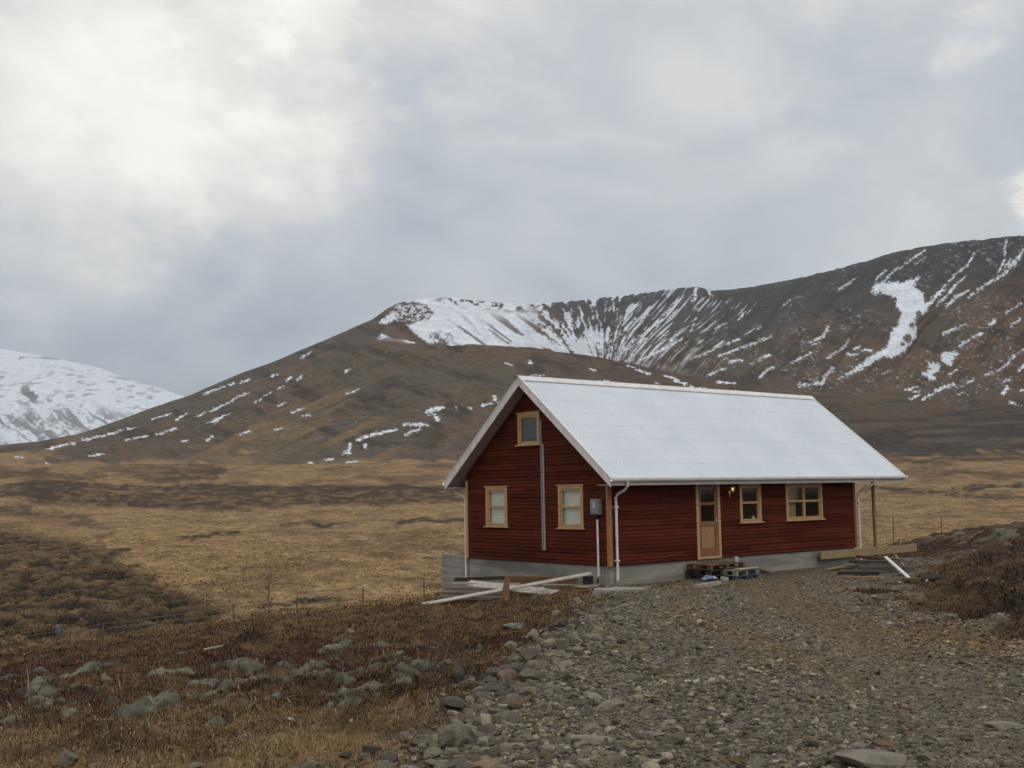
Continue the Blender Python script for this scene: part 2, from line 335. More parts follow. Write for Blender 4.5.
def height(x, y):
    """ground height with its tussocks, hummocks and wheel ruts"""
    x = np.asarray(x, float); y = np.asarray(y, float)
    h = base_h(x, y)
    nr = y < 400
    out = h.copy(); X = x[nr]; Y = y[nr]; hh = h[nr]
    rs = road_sd(X, Y); rd = sst(-.3, .3, rs); bw = brow(X, Y); inn = 1-sst(-1, 4, Y-bw)
    hd = sst(.2, 2.5, house_d(X, Y))
    hh = hh - .16*(1-rd)*inn*hd
    # gravel: shallow undulation
    hh = hh + rd*((fbm(X*.8, Y*.5, 21, 3)-.5)*.10+(fbm(X*9, Y*9, 22, 2)-.5)*.03)
    # heath and grass: tussocks
    hm = (1-rd)*inn*(.35+.65*hd)
    hh = hh + hm*((fbm(X*1.4, Y*1.2, 23, 4)-.5)*.34+np.abs(fbm(X*5, Y*5, 24, 3)-.5)*.16)
    rt = inn*(1-rd)*sst(4.5, 7, X)
    hh = hh + rt*(fbm(X*.9, Y*.9, 29, 3)-.5)*.30
    hh = hh + lumps(X, Y, HUM)*(.45+.75*fbm(X*4, Y*4, 88, 3)) + lumps(X, Y, DARKH)*1.0
    hh = hh + moss_field(X, Y)*(1-rd)*inn*.12*fbm(X*2.5, Y*2.5, 63, 3)
    pl = sst(0, 6, Y-bw)*(1-sst(250, 400, Y))
    hh = hh + pl*((fbm(X*.9, Y*.9, 25, 3)-.5)*.42+(fbm(X*.15, Y*.15, 26, 3)-.5)*.55*(1-sst(100, 300, Y))+(fbm(X*.25, Y*.12, 27, 3)-.5)*1.2*sst(90, 220, Y))
    qx, qy = project(X, Y, np.full(X.shape, -4.65)); pz = sst(-7, 7, sdpoly(qx+(fbm(X*.3, Y*.2, 37, 2)-.5)*30, qy, PLAIN_DARK[0][0]))*sst(2, 6, Y-bw)
    hh = hh + pz*(sst(.38, .68, fbm(X*1.15, Y*.8, 39, 4))*.26-.10)
    out[nr] = hh
    return out
def ground_at(px, py): return march(px, py, height)

# ------------------------------------------------------------------ ground colour
C_TAN = np.array((.300, .194, .096)); C_TAN2 = np.array((.152, .096, .049)); C_HEATH = np.array((.052, .030, .020)); C_RED = np.array((.075, .035, .026))
C_MOSS = np.array((.185, .18, .13)); C_GRAV = np.array((.148, .122, .088)); C_OLIVE = np.array((.070, .050, .028)); C_PEAT_SHADE = np.array((.04, .028, .02)); C_OCH = np.array((.17, .105, .05))
BANDS = [([(-300, 492), (0, 486), (60, 484), (150, 489), (250, 487), (360, 488), (460, 488)], 2.0, 1.0), ([(170, 487), (250, 488), (340, 489), (440, 487)], 2.2, 1.0), ([(40, 496), (150, 499), (250, 497), (360, 496), (460, 494)], 7, .8), ([(0, 492), (40, 493), (70, 490)], 4, .8), ([(-20, 510), (30, 508)], 5, .6), ([(25, 487), (75, 485)], 4, .9), ([(150, 478), (215, 475)], 5, .7), ([(130, 503), (200, 508), (300, 503), (380, 501)], 3.5, .6), ([(-100, 478), (40, 474), (100, 478)], 3, .6), ([(95, 470), (200, 467), (215, 472)], 3, .5),
         ([(185, 539), (215, 534), (245, 531)], 1.6, .9), ([(275, 527), (310, 523), (345, 525)], 2.0, .85), ([(395, 522), (430, 520), (465, 521)], 1.8, .8), ([(0, 510), (60, 515), (100, 528), (105, 540)], 4, .5), ([(148, 553), (157, 549)], 1.5, .9), ([(110, 552), (130, 550)], 1.5, .8),
         ([(240, 608), (290, 603), (340, 599)], 1.8, .75), ([(120, 590), (200, 605)], 4, .5), ([(-300, 470), (0, 462)], 2, .4), ([(868, 489), (905, 490), (955, 493)], 1.8, .85), ([(945, 495), (962, 489), (985, 486), (1030, 484), (1300, 480)], 2.0, .95), ([(965, 495), (1000, 498), (1040, 498), (1300, 502)], 1.7, .95),
         ([(925, 472), (975, 472)], 2.2, .4), ([(870, 476), (930, 475)], 1.2, .2), ([(900, 460), (960, 459), (1100, 458)], 1.6, .7), ([(330, 560), (345, 563), (420, 570)], 2, .3), ([(480, 520), (900, 516), (1100, 512)], 2, .25)]
def ground_color(x, y, z):
    px, py = project(x, y, z)
    n1 = fbm(x*.7, y*.5, 31, 4); n2 = fbm(x*4, y*4, 32, 3); n3 = fbm(x*.2, y*.12, 33, 3); n4 = fbm(x*14, y*14, 34, 2)
    rs = road_sd(x, y); rd = sst(-.35, .25, rs+(n2-.5)*.6); bw = brow(x, y); inn = 1-sst(-.5, 1.5, y-bw+(n2-.5)*3)
    # plain
    c = mix(C_TAN*.78, C_TAN*1.08, sst(.3, .7, n1*.5+n2*.5)); c = mix(c, C_TAN2*.9, sst(.5, .7, n3)*.6)
    c = mix(c, C_OLIVE, sst(.60, .74, fbm(x*.5, y*.3, 35, 4))*.35)
    wx = px+(fbm(px*.08, py*.25, 36, 3)-.5)*36; wy = py+(fbm(px*.05, py*.2, 37, 3)-.5)*7
    fl = sst(.42, .6, fbm(px*.06, py*.3, 38, 3))
    far = sst(2, 10, y-bw)
    for P, a, sft in PLAIN_DARK:
        m = sst(-sft, sft, sdpoly(wx, wy, P))*far
        b39 = fbm(x*1.15, y*.8, 39, 4); m2 = m*(.82+.18*sst(.60, .42, b39)); c = mix(c, mix(C_OLIVE*.85, C_PEAT_SHADE*.75, sst(.58, .44, b39+(n2-.5)*.12)), m2)
        c = mix(c, C_TAN*.55, m*sst(.56, .70, b39)*.55)
    for P, w, a in BANDS:
        d = seg_dist(wx, wy, P); m = (1-sst(w*.7, w*1.7, d))*min(1, a*1.15)*far*(.45+.55*sst(.35, .6, fbm(px*.12, py*.5, 41, 3)))
        c = mix(c, C_PEAT_SHADE*1.2, m)
    c = mix(c, C_HEATH*1.4, sst(.50, .66, fbm(px*.03, py*.22, 42, 4))*.55*sst(505, 480, py)*far)
    # near bank
    g = mix(C_TAN2*1.05, C_TAN2*.6, sst(.35, .7, n2)); g = mix(g, C_TAN*.8, sst(.5, .7, n1)*.7)
    hz = sst(10.3, 12.0, y+(n1-.5)*3)*(1-.5*sst(24, 28, y)); right = sst(4.5, 6.5, x)
    hz = np.maximum(hz, right)
    hc = mix(C_HEATH, C_RED, sst(.42, .62, fbm(x*.5, y*.35, 43, 3))*(1-right)*.9*(1-sst(21, 26, y))); hc = mix(hc, C_TAN2*.72, sst(.46, .62, fbm(x*.9, y*.7, 44, 3))*.75)
    hc = mix(hc, hc*.6, sst(.5, .7, n2))
    g = mix(g, hc, hz*.9)
    br = sst(16.5, 21, y+(n1-.5)*5)*(1-right); g = mix(g, mix(C_OCH*.85, C_HEATH*1.2, sst(.45, .6, n2*.6+n1*.4)), br*.75)
    lh = lumps(x, y, HUM); g = mix(g, C_PEAT_SHADE*1.1, sst(.004, .02, lh)*.8); hm = sst(.028, .055, lh+(n2-.5)*.05); g = mix(g, mix(C_MOSS, C_MOSS*.6, sst(.35, .65, n2)), hm*.9)  # dark hummock rims are painted shade on their sides; moss covers the tops
    g = mix(g, mix(C_MOSS, C_MOSS*.55, sst(.4, .6, n2)), moss_field(x, y)*(1-right)*.75)
    g = mix(g, C_MOSS*.75, right*sst(.57, .7, fbm(x*.8, y*.8, 45, 4))*.55*sst(30, 34, y))
    g = mix(g, C_PEAT_SHADE*.9, sst(.04, .12, lumps(x, y, DARKH))*.8)
    # gravel drive, with ochre earth showing between the ruts
    v = mix(C_GRAV*.72, C_GRAV*1.08, sst(.35, .65, n4*.5+n2*.5)); v = mix(v, C_OCH*.9, sst(.50, .68, fbm(x*.75+2, y*.11, 46, 3))*.65*sst(2.2, 3.5, x)*(1-sst(7, 8.6, x))*sst(9, 14, y))
    v = mix(v, C_OCH*.75, (1-sst(.3, .9, np.abs(x-(3.2+.1*y)+(n1-.5))))*.45*sst(10, 15, y))
    g = mix(g, v, rd*(1-.0*inn))
    c = mix(c, g, inn)
    return c, rd, inn

# ------------------------------------------------------------------ ground mesh
M_ground = vcol('ground_soil', fine=(9, .30), fine2=(70, .35), bump=(30, .7, .03))
APX = 12.0
def fan(D0, D1, nD, px0, px1, n):
    t = np.concatenate([np.linspace(ray(-900, 420)[0], ray(px0, 420)[0], 90)[:-1], np.linspace(ray(px0, 420)[0], ray(px1, 420)[0], n), np.linspace(ray(px1, 420)[0], ray(2400, 420)[0], 90)[1:]])
    a = np.exp(np.linspace(math.log(D0), math.log(D1), nD)); return t, a
def grid_faces(nr, nc):
    i = np.arange(nr*nc).reshape(nr, nc); return np.stack([i[:-1, :-1], i[:-1, 1:], i[1:, 1:], i[1:, :-1]], -1).reshape(-1, 4)
def ground_grid(name, y0, y1, nr, px0, px1, nc, m):
    t, a = fan(y0+APX, y1+APX, nr, px0, px1, nc)
    X = (a[:, None]*t[None, :]); Y = np.broadcast_to((a-APX)[:, None], X.shape)
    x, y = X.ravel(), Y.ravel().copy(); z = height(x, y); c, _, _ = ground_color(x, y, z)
    return tag(mesh_np(name, np.stack([x, y, z], 1), grid_faces(len(a), len(t)), m, c, True), kind='structure')
ground_grid('ground', -6, 45, 760, -200, 1220, 1150, M_ground)
M_plain = vcol('plain_grass', fine=(1.6, .42), fine2=(.30, .22), bump=(1.8, .9, .30))
def plain_mesh():
    t, a = fan(45+APX, 450+APX, 480, -60, 1084, 1000)
    X = (a[:, None]*t[None, :]); Y = np.broadcast_to((a-APX)[:, None], X.shape)
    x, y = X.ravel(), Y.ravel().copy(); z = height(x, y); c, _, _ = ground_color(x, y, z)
    tag(mesh_np('plain', np.stack([x, y, z], 1), grid_faces(len(a), len(t)), M_plain, c, True), kind='structure')
plain_mesh()

# ------------------------------------------------------------------ hills and mountains
ST_B = [  # snow strokes on the far mountain: points (px,py) and half width
 ([(772,336),(750,345),(740,348),(718,356)],1.2),([(740,339),(729,343),(720,346.5),(704,354),(689,359)],1.1),([(682,339),(671,345),(659,351),(640,360.5)],1.5),([(679,332),(670,343)],1),([(696,318),(691,331)],1),([(696,287),(694,301)],2.5),([(707,288),(712,296)],1.6),
 ([(726,323),(714,330)],.9),([(742,360),(729,362)],1.6),([(770,355),(760,359)],2),([(773,367),(767,371),(760,376)],1.8),([(759,361),(751,364)],.9),([(726,368),(718,371),(707,376)],1.1),([(762,325.5),(756,329)],.9),([(648,315),(633,330)],1.1),([(637,317),(620,335)],1.1),([(652,327),(643,334),(620,351)],1.2),([(647,338),(620,353)],.9),([(670,309),(656,326)],1.1),
 ([(855,279),(837,291)],.8),([(828,327),(823,336),(809,343)],1.2),([(829,330),(818,343),(812,345)],1),([(848,340),(844,347),(827,358)],1.3),([(811,352.5),(791,363)],1.1),([(833,369),(824,377),(822,383),(799,385)],2.4),([(774,367),(762,375)],1.4),([(854,349),(860,347)],1.3),([(861,350),(871,350)],1),([(848,355),(858,354)],1.7),
 ([(975,251),(968,265),(955,275),(944,287)],1.2),([(944,287),(932,301),(923,312)],2.8),([(965,276),(954,287),(947,296),(937,305)],1.5),([(967,291),(956,297),(947,306)],2.0),([(1026,246),(1016,263),(1004,274),(987,284),(969,297)],1.8),([(1017,260),(1010,266)],2.6),([(1006,240),(1005,258),(999,272)],1.4),([(1010,259),(1004,270)],1),([(899,266),(882,283)],1.1),([(887,270),(876,279)],.8),([(877,284),(872,292)],1.2),
 ([(965,324),(955,328),(944,334)],2.0),([(982,333),(973,337),(960,346)],2.0),([(1021,303),(1006,313)],1),([(1020,319),(1011,326)],1.6),([(995,321),(990,325)],1.8),([(945,387),(935,392),(924,399)],2.2),([(953,384),(944,388)],2.5),([(917,387),(905,390),(919,392)],1),([(919,395),(910,399)],1.3),([(1030,344),(1024,349),(1010,359),(1008,365),(996,371),(986,375)],1.3),
 ([(1010,379),(1002,382)],2.0),([(1008,387),(1003,394)],2.2),([(1010,402),(1021,406)],1.5),([(957,369),(949,375)],1.1),([(892,371),(882,374)],1),([(974,379),(967,383)],.9),([(966,392),(958,394)],1),([(790,300),(780,308)],.6),([(745,312),(738,320)],.8),([(925,257),(915,264)],.6),([(925,250),(900,268)],.9),([(1024,365),(1018,372)],1.5)]
PO_B = [[(873,285),(882,283),(899,282),(919,278),(913,285),(923,293),(925,303),(932,302),(923,314),(914,319),(917,326),(916,337),(904,351),(895,357),(883,357),(864,368),(858,371),(839,378),(851,371),(870,357),(887,347),(892,332),(899,323),(901,313),(895,304),(897,298),(880,292),(875,296)],
        [(941,353),(956,351),(958,354),(952,360),(951,366),(941,360)],[(927,363),(938,363),(940,370),(933,374),(937,381),(930,380),(922,374),(931,369)]]
HOLES = [(907.5,338,4),(919,314,3),(912,325,2.5),(903,344,2)]
PO_L = [[(407,325),(428,319),(434,313),(425,304),(416,302),(404,302),(404,298),(420,294),(440,292),(560,296),(566,320),(585,345),(600,356),(560,358),(500,352),(470,352),(455,350),(445,342),(430,344),(415,334)],
        [(379,323),(390,313),(397,314),(396,319),(387,324)],[(380,333),(393,338),(416,343),(412,345),(392,342),(378,342)]]
ST_C = [([(637,370),(651,374)],1.6),([(628,366),(636,368)],1),([(665,376),(675,378)],1.3),([(675,380),(685,384),(695,389)],1.9),([(717,382),(735,383)],1.1),([(713,382),(716,385)],1),([(357,440),(377,433),(396,430)],1.9),([(404,425),(415,424),(427,425)],2.0),([(420,430),(413,431),(406,435)],1.6),([(427,412),(434,409),(443,408)],3.0),([(434,415),(438,419)],2.4),([(365,444),(366,448)],1.5),([(351,446),(347,451),(342,455)],1.3),([(494,397),(496,401)],2.6),([(483,406),(491,403)],1.8),([(456,407),(458,409)],1.5),([(469,408),(472,409)],1.5),([(529,361),(531,363)],2.0),([(531,376),(544,375)],1.2),([(598,383),(612,384)],4),([(590,369),(596,371)],1.0),
 ([(248,392),(224,405),(198,416.5)],1.3),([(234,383),(204,394)],.9),([(311,352),(301,358)],1.3),([(291,377),(287,381)],1.5),([(302,376),(297,380)],1.1),([(283,386),(278,389)],.9),([(304,408),(292,413)],1.1),([(359,389),(347,394)],.8),([(232,413),(207,423)],.9),([(222,417),(213,422)],1.7),([(187,414),(178,418)],1),([(176,428),(160,434)],1),([(212,436),(207,441)],1.3),([(250,431),(240,435)],1),([(187,440),(182,441)],1.2),([(350,443),(350,447)],1.4),([(344,453),(350,453)],1.6),([(309,463),(312,463)],1.2),([(324,460),(334,459)],1),([(123,430),(98,437),(82,440)],1.4),([(74,443),(60,446),(47,449)],1.4),([(139,427),(127,429)],1.1),([(170,414),(152,419)],.9),([(188,413),(176,420)],.8),([(176,428),(156,434)],1),([(148,436),(125,440)],.9),([(101,455),(92,456)],1),([(262,399),(255,402)],.9),([(285,403),(278,406)],1.0),([(262,396),(272,392)],.7),([(155,476),(172,478)],1.1),([(46,463),(54,467)],1.0),([(15,457),(24,457)],.9),([(90,456),(104,454)],1.2),([(0,475),(3,476)],1.3),([(0,492),(5,494)],1.2),([(345,463),(358,461)],.8),([(308,485),(322,486)],.6),([(275,430),(281,428)],1.1),([(303,416),(310,415)],1.),([(345,372),(350,369)],.9),([(276,374),(272,376)],1.3),([(250,379),(240,383)],.8),([(1021,390),(1030,391)],1.5),([(505,363),(512,365)],.7),([(700,388),(708,390)],1.2),([(655,383),(660,384)],1.0),([(735,391),(741,393)],.9)]
def far_color(x, y, z, gul):
    px, py = project(x, y, z)
    n1 = fbm(px*.03+py*.03, (py-px*.4)*.12, 51, 4); n2 = fbm(px*.22, py*.4, 52, 3); n3 = fbm(px*.02, py*.06, 53, 3)
    grey = np.array((.108, .088, .070)); brn = np.array((.128, .088, .060)); dk = np.array((.054, .043, .036)); och = np.array((.21, .140, .075)); grn = np.array((.098, .083, .060)); blue = np.array((.078, .078, .082))
    q = px+.95*py
    st = fbm(q*.012, (py-px*.0+px*.55)*.11, 54, 4) if False else np.where(px < 460, fbm((px+py)*.012, (py+px*.45)*.10, 54, 4), fbm(px*.012, (py-px*.12)*.12, 54, 4))                      # bands that run down to the left
    c = mix(grey, brn, sst(.38, .62, st)); c = mix(c, dk, sst(.50, .68, n1)*.75); c = mix(c, och, sst(.56, .68, fbm((px+py)*.010, (py+px*.45)*.11, 55, 3))*.7*sst(350, 400, py)*sst(430, 380, px))
    c = mix(c, grn, sst(.52, .66, n3)*.6)
    c = mix(c, c*.82, sst(.5, .75, n2)*.6)
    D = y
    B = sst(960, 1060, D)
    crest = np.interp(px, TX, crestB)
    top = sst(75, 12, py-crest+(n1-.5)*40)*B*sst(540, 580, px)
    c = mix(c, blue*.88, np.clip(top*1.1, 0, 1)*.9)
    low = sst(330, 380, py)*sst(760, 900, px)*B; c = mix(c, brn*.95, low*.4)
    rightC = sst(700, 860, px)*(1-B); c = mix(c, mix(dk*.85, mix(grn*.9, brn*.8, sst(.4, .6, n3)), sst(.42, .62, fbm(px*.015, py*.22+px*.012, 56, 4))), rightC*.85)
    edge = (1-B)*sst(470, 640, px)*(1-sst(800, 860, px)); c = mix(c, np.array((.095, .066, .045)), edge*.6)
    foot_ = sst(459, 466, py+sst(800, 900, px)*3+(n1-.5)*26+(fbm(px*.012, py*.08, 69, 3)-.5)*26+sst(250, 0, px)*9)*(D < 760); c = mix(c, C_TAN*.95, foot_*.85)
    snow = np.zeros_like(px)
    n5 = fbm(px*.45, py*.9, 68, 3)
    wob = (n2-.5)*1.8+(fbm(px*.9, py*.9, 57, 2)-.5)*2.2
    # streaks of the cirque wall: gullies fan out from the floor of the bowl, then run down to the left
    th = np.degrees(np.arctan2(px-(604-.25*sst(560, 500, px)*60), np.maximum(392-py, 4)))*1.7+(n2-.5)*5
    qa = (px-560)+(.85+.5*sst(600, 760, px)*sst(310, 360, py))*(py-290)
    wfan = 1-sst(600, 650, px)
    s1 = fbm(qa*.55, (py-px*.2)*.05, 58, 3)*(1-wfan)+fbm(th*.36, (py)*.06, 78, 3)*wfan
    s1 = s1+(fbm(qa*.25, (py-px*.2)*.12, 70, 3)-.5)*.34
    dens = np.interp(px, [515, 545, 580, 640, 700, 730, 780, 1200], [.58, .50, .47, .44, .40, .28, .10, .05])
    dens = dens-.05*sst(14, 4, py-crest)+.16*sst(325, 348, py)*(1-sst(600, 625, px))
    reg = B*sst(515, 540, px)*sst(392, 345, py+(px-560)*.06)
    dens = dens+.10*sst(300, 345, py+(px-560)*.05)*(1-sst(640, 700, px))-.10*sst(14, 9, py-crest)*sst(2.5, 4, py-crest)
    dens = dens+.35*sst(2.2, .6, py-crest)*(1-sst(690, 712, px))
    streak = reg*.9*sst(.0, .12, dens-1+s1+(n2-.5)*.16+.0)
    snow = np.maximum(snow, streak)
    # bowl
    for P in PO_L:
        m = sst(-1, 1.0, sdpoly(px+wob*1.2, py+wob*.8, P)+(n5-.5)*3)*B
        ql = (py-295)-.72*(px-440); rock = sst(.60, .70, fbm(ql*.22, px*.02, 59, 3)+(n2-.5)*.18)*.85*sst(440, 470, px)*sst(308, 325, py)
        cliff = sst(.50, .60, fbm(px*.16, py*.25, 60, 3))*sst(13, 5, py-crest)*sst(1.0, 3, py-crest)*sst(430, 445, px)
        kn = sst(.45, .6, fbm(px*.3, py*.35, 64, 3))*np.clip(1-np.hypot((px-441)/13, (py-338)/8), 0, 1)**.3
        snow = np.maximum(snow, m*(1-np.clip(np.maximum(np.maximum(rock, cliff), kn), 0, 1)))
    # speckled snow left of the peak
    sp = sst(0, 3, sdpoly(px, py, [(393, 303), (425, 303), (434, 313), (425, 325), (395, 322), (390, 312)]))*B; snow = np.maximum(snow, sp*sst(.45, .6, fbm(px*.5, py*.8, 65, 3))*.8)
    rav = sst(520, 545, px)*B; snow = snow*(1-rav)+np.maximum(streak, snow*(px > 625))*rav
    for P in PO_B: snow = np.maximum(snow, sst(-.7, .7, sdpoly(px+wob*.8, py+wob*.6, P)+(n5-.5)*5.5)*B)
    for hx, hy, r in HOLES: snow *= 1-.9*sst(1.3, .9, np.hypot(px-hx, py-hy)/r+(n2-.5))*B
    for P, w in ST_B:
        x0 = min(p[0] for p in P)-8; x1 = max(p[0] for p in P)+8; s_ = (px > x0) & (px < x1) & (D > 900)
        if s_.any(): snow[s_] = np.maximum(snow[s_], sst(w*.65+.45, w*.25-.3, seg_dist(px[s_]+wob[s_]*.7, py[s_]+wob[s_]*.6, P)+(n5[s_]-.5)*(1.6+1.8*w)))
    for P, w in ST_C:
        x0 = min(p[0] for p in P)-8; x1 = max(p[0] for p in P)+8; s_ = (px > x0) & (px < x1)
        if s_.any(): snow[s_] = np.maximum(snow[s_], sst(w*.65+.45, w*.3-.3, seg_dist(px[s_]+wob[s_]*.7, py[s_]+wob[s_]*.6, P)+(n5[s_]-.5)*(1.4+1.8*w)))
    # scattered flecks
    fk = fbm(px*.30+py*.1, (py-px*.3)*.75, 67, 3)
    snow = np.maximum(snow, sst(.66, .80, fk)*B*sst(600, 640, px)*.35*sst(.5, .65, fbm(px*.025, py*.05, 77, 3))); snow = np.maximum(snow, sst(.76, .86, fk)*(1-B)*sst(470, 440, py)*(px < 420)*.15)
    c = mix(c, (.70, .745, .81), snow)
    return c
def hill_mesh(name, D0, D1, nr, px0, px1, nc, disp, m, warp=None):
    t, _ = fan(1, 2, 2, px0, px1, nc)
    s = np.linspace(0, 1, nr)
    pxs = np.interp(t, TT, TX); bd = np.interp(pxs, TX, crestBD)
    if D1 is None: Dm = D0+(bd[None, :]*1.15-D0)*s[:, None]
    else: Dm = np.broadcast_to((D0*(D1/D0)**s)[:, None], (nr, len(t))).copy()
    X = Dm*t[None, :]; x, y = X.ravel(), Dm.ravel()
    z = base_h(x, y); z = disp(x, y, z)
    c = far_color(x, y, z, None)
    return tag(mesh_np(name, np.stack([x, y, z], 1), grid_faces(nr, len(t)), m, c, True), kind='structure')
M_hill = vcol('hill_heath', fine=(.30, .25), fine2=(.06, .15), bump=(.25, .8, 1.5))
M_mount = vcol('mountain_rock', fine=(.10, .12), fine2=(.025, .1), bump=(.06, .8, 5))
def disp_c(x, y, z):
    e = sst(450, 520, y)
    return z+e*((fbm(x*.02, y*.012, 71, 4)-.5)*9*(1-.6*sst(780, 850, y)*sst(950, 850, y))+(fbm(x*.09, y*.07, 72, 3)-.5)*2.6)
def disp_b(x, y, z):
    px, py = project(x, y, z); q = (px-560)+.85*(py-290); ql = (py-295)-.72*(px-440)
    a = sst(1000, 1150, y); w = sst(520, 600, px)
    g = np.abs(fbm(q*.11, py*.012, 58, 3)-.5)*2*w+np.abs(fbm(ql*.12, px*.015, 59, 3)-.5)*2*(1-w)*sst(400, 450, px)
    crest = np.interp(px, TX, crestB); tp = sst(3, 8, py-crest)
    cl = (vnoise(px*.25, py*0, 74)-.5)*sst(560, 600, px)*sst(760, 720, px)*sst(22, 8, py-crest)
    return z+a*((.35-g)*11*(.25+.75*tp)+(fbm(x*.006, y*.006, 73, 4)-.5)*14*tp+(fbm(x*.03, y*.03, 75, 3)-.5)*6*(.25+.75*tp)+cl*9*tp)
def disp_b_c(x, y, z):
    k = sst(1000, 1080, y); return disp_c(x, y, z)*(1-k)+disp_b(x, y, z)*k
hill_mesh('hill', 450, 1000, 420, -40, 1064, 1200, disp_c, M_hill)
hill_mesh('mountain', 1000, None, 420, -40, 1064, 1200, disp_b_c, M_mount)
def snowy():
    pxs = np.linspace(-700, 420, 900); s = np.linspace(0, 1.25, 260); D = 4200+2200*s
    cy = np.interp(pxs, [-700, -300, -100, 0, 30, 55, 100, 120, 140, 160, 185, 210, 420], [352, 334, 343, 349, 354, 358.5, 368, 376, 383.5, 388, 397, 408, 450])
    tt = np.array([ray(p, 400)[0] for p in pxs]); X = D[:, None]*tt[None, :]; Y = np.broadcast_to(D[:, None], X.shape)
    fr = np.minimum(s, 1); yy = 452+(cy[None, :]-452)*(fr[:, None]**.9); Z = np.array([ray(0, 0)[1]])*0
    c, s_ = math.cos(PITCH), math.sin(PITCH)
    a = pxs[None, :]-512; b = yy-384; Yc = a*math.sin(ROLL)+b*math.cos(ROLL); zc = -Yc/FPX; e = (s_+zc*c)/(c-zc*s_)
    Z = e*Y; Z = np.where(s[:, None] > 1, Z-(s[:, None]-1)*900, Z)
    x, y, z = X.ravel(), Y.ravel().copy(), Z.ravel(); px, py = project(x, y, z); crest = np.interp(px, pxs, cy); tp = sst(0, 8, py-crest)
    q = (py-400)-.62*(px-60); g = np.abs(fbm(q*.17, px*.02, 81, 3)-.5)*2
    z = z+tp*((.3-g)*26*sst(390, 410, py)+(fbm(x*.003, y*.003, 82, 4)-.5)*90*tp)
    n2 = fbm(px*.3, py*.5, 83, 3)
    rock = sst(.52, .64, fbm(q*.28, px*.03, 84, 3)+(n2-.5)*.3)*sst(402, 420, py-(px-60)*.05)*.75
    rock = np.maximum(rock, sst(.50, .62, fbm(px*.12, py*.25, 85, 4))*np.clip(1-((px-30)/28)**2-((py-393)/8)**2, 0, 1)**.4*.85)
    rock = np.maximum(rock, sst(1.6, .6, seg_dist(px, py+(n2-.5)*2, [(20, 360), (40, 358), (58, 358.5)]))*.6)
    rock = np.maximum(rock, sst(.60, .7, fbm(px*.10, py*.5, 86, 4))*.5*sst(365, 375, py)); rock = np.maximum(rock, sst(1.2, .4, seg_dist(px, py+(n2-.5)*2, [(110, 377), (130, 379)]))*.6)
    rock = np.maximum(rock, sst(.5, .6, n2)*np.clip(1-((px-106)/14)**2-((py-418)/7)**2, 0, 1)**.5*.7)
    c = mix((.74, .79, .86), (.10, .10, .11), rock)
    tag(mesh_np('snowy_mountain', np.stack([x, y, z], 1), grid_faces(len(s), len(pxs)), M_mount, c, True), kind='structure')
snowy()
# lower outer terrain reaching the horizon round the fan
M_outer = vary(mat('outer_heath', (.14, .10, .06), .95), (.08, .06, .04), (.02, .02, .02))
ob = MB()
n = 48; vs = [(0, 0, -8.5)]+[(9000*math.cos(k*2*math.pi/n), 9000*math.sin(k*2*math.pi/n), -8.5) for k in range(n)]
ob.add(vs, [(0, k+1, (k+1) % n+1) for k in range(n)]); tag(ob.build('lowland', M_outer), kind='structure')
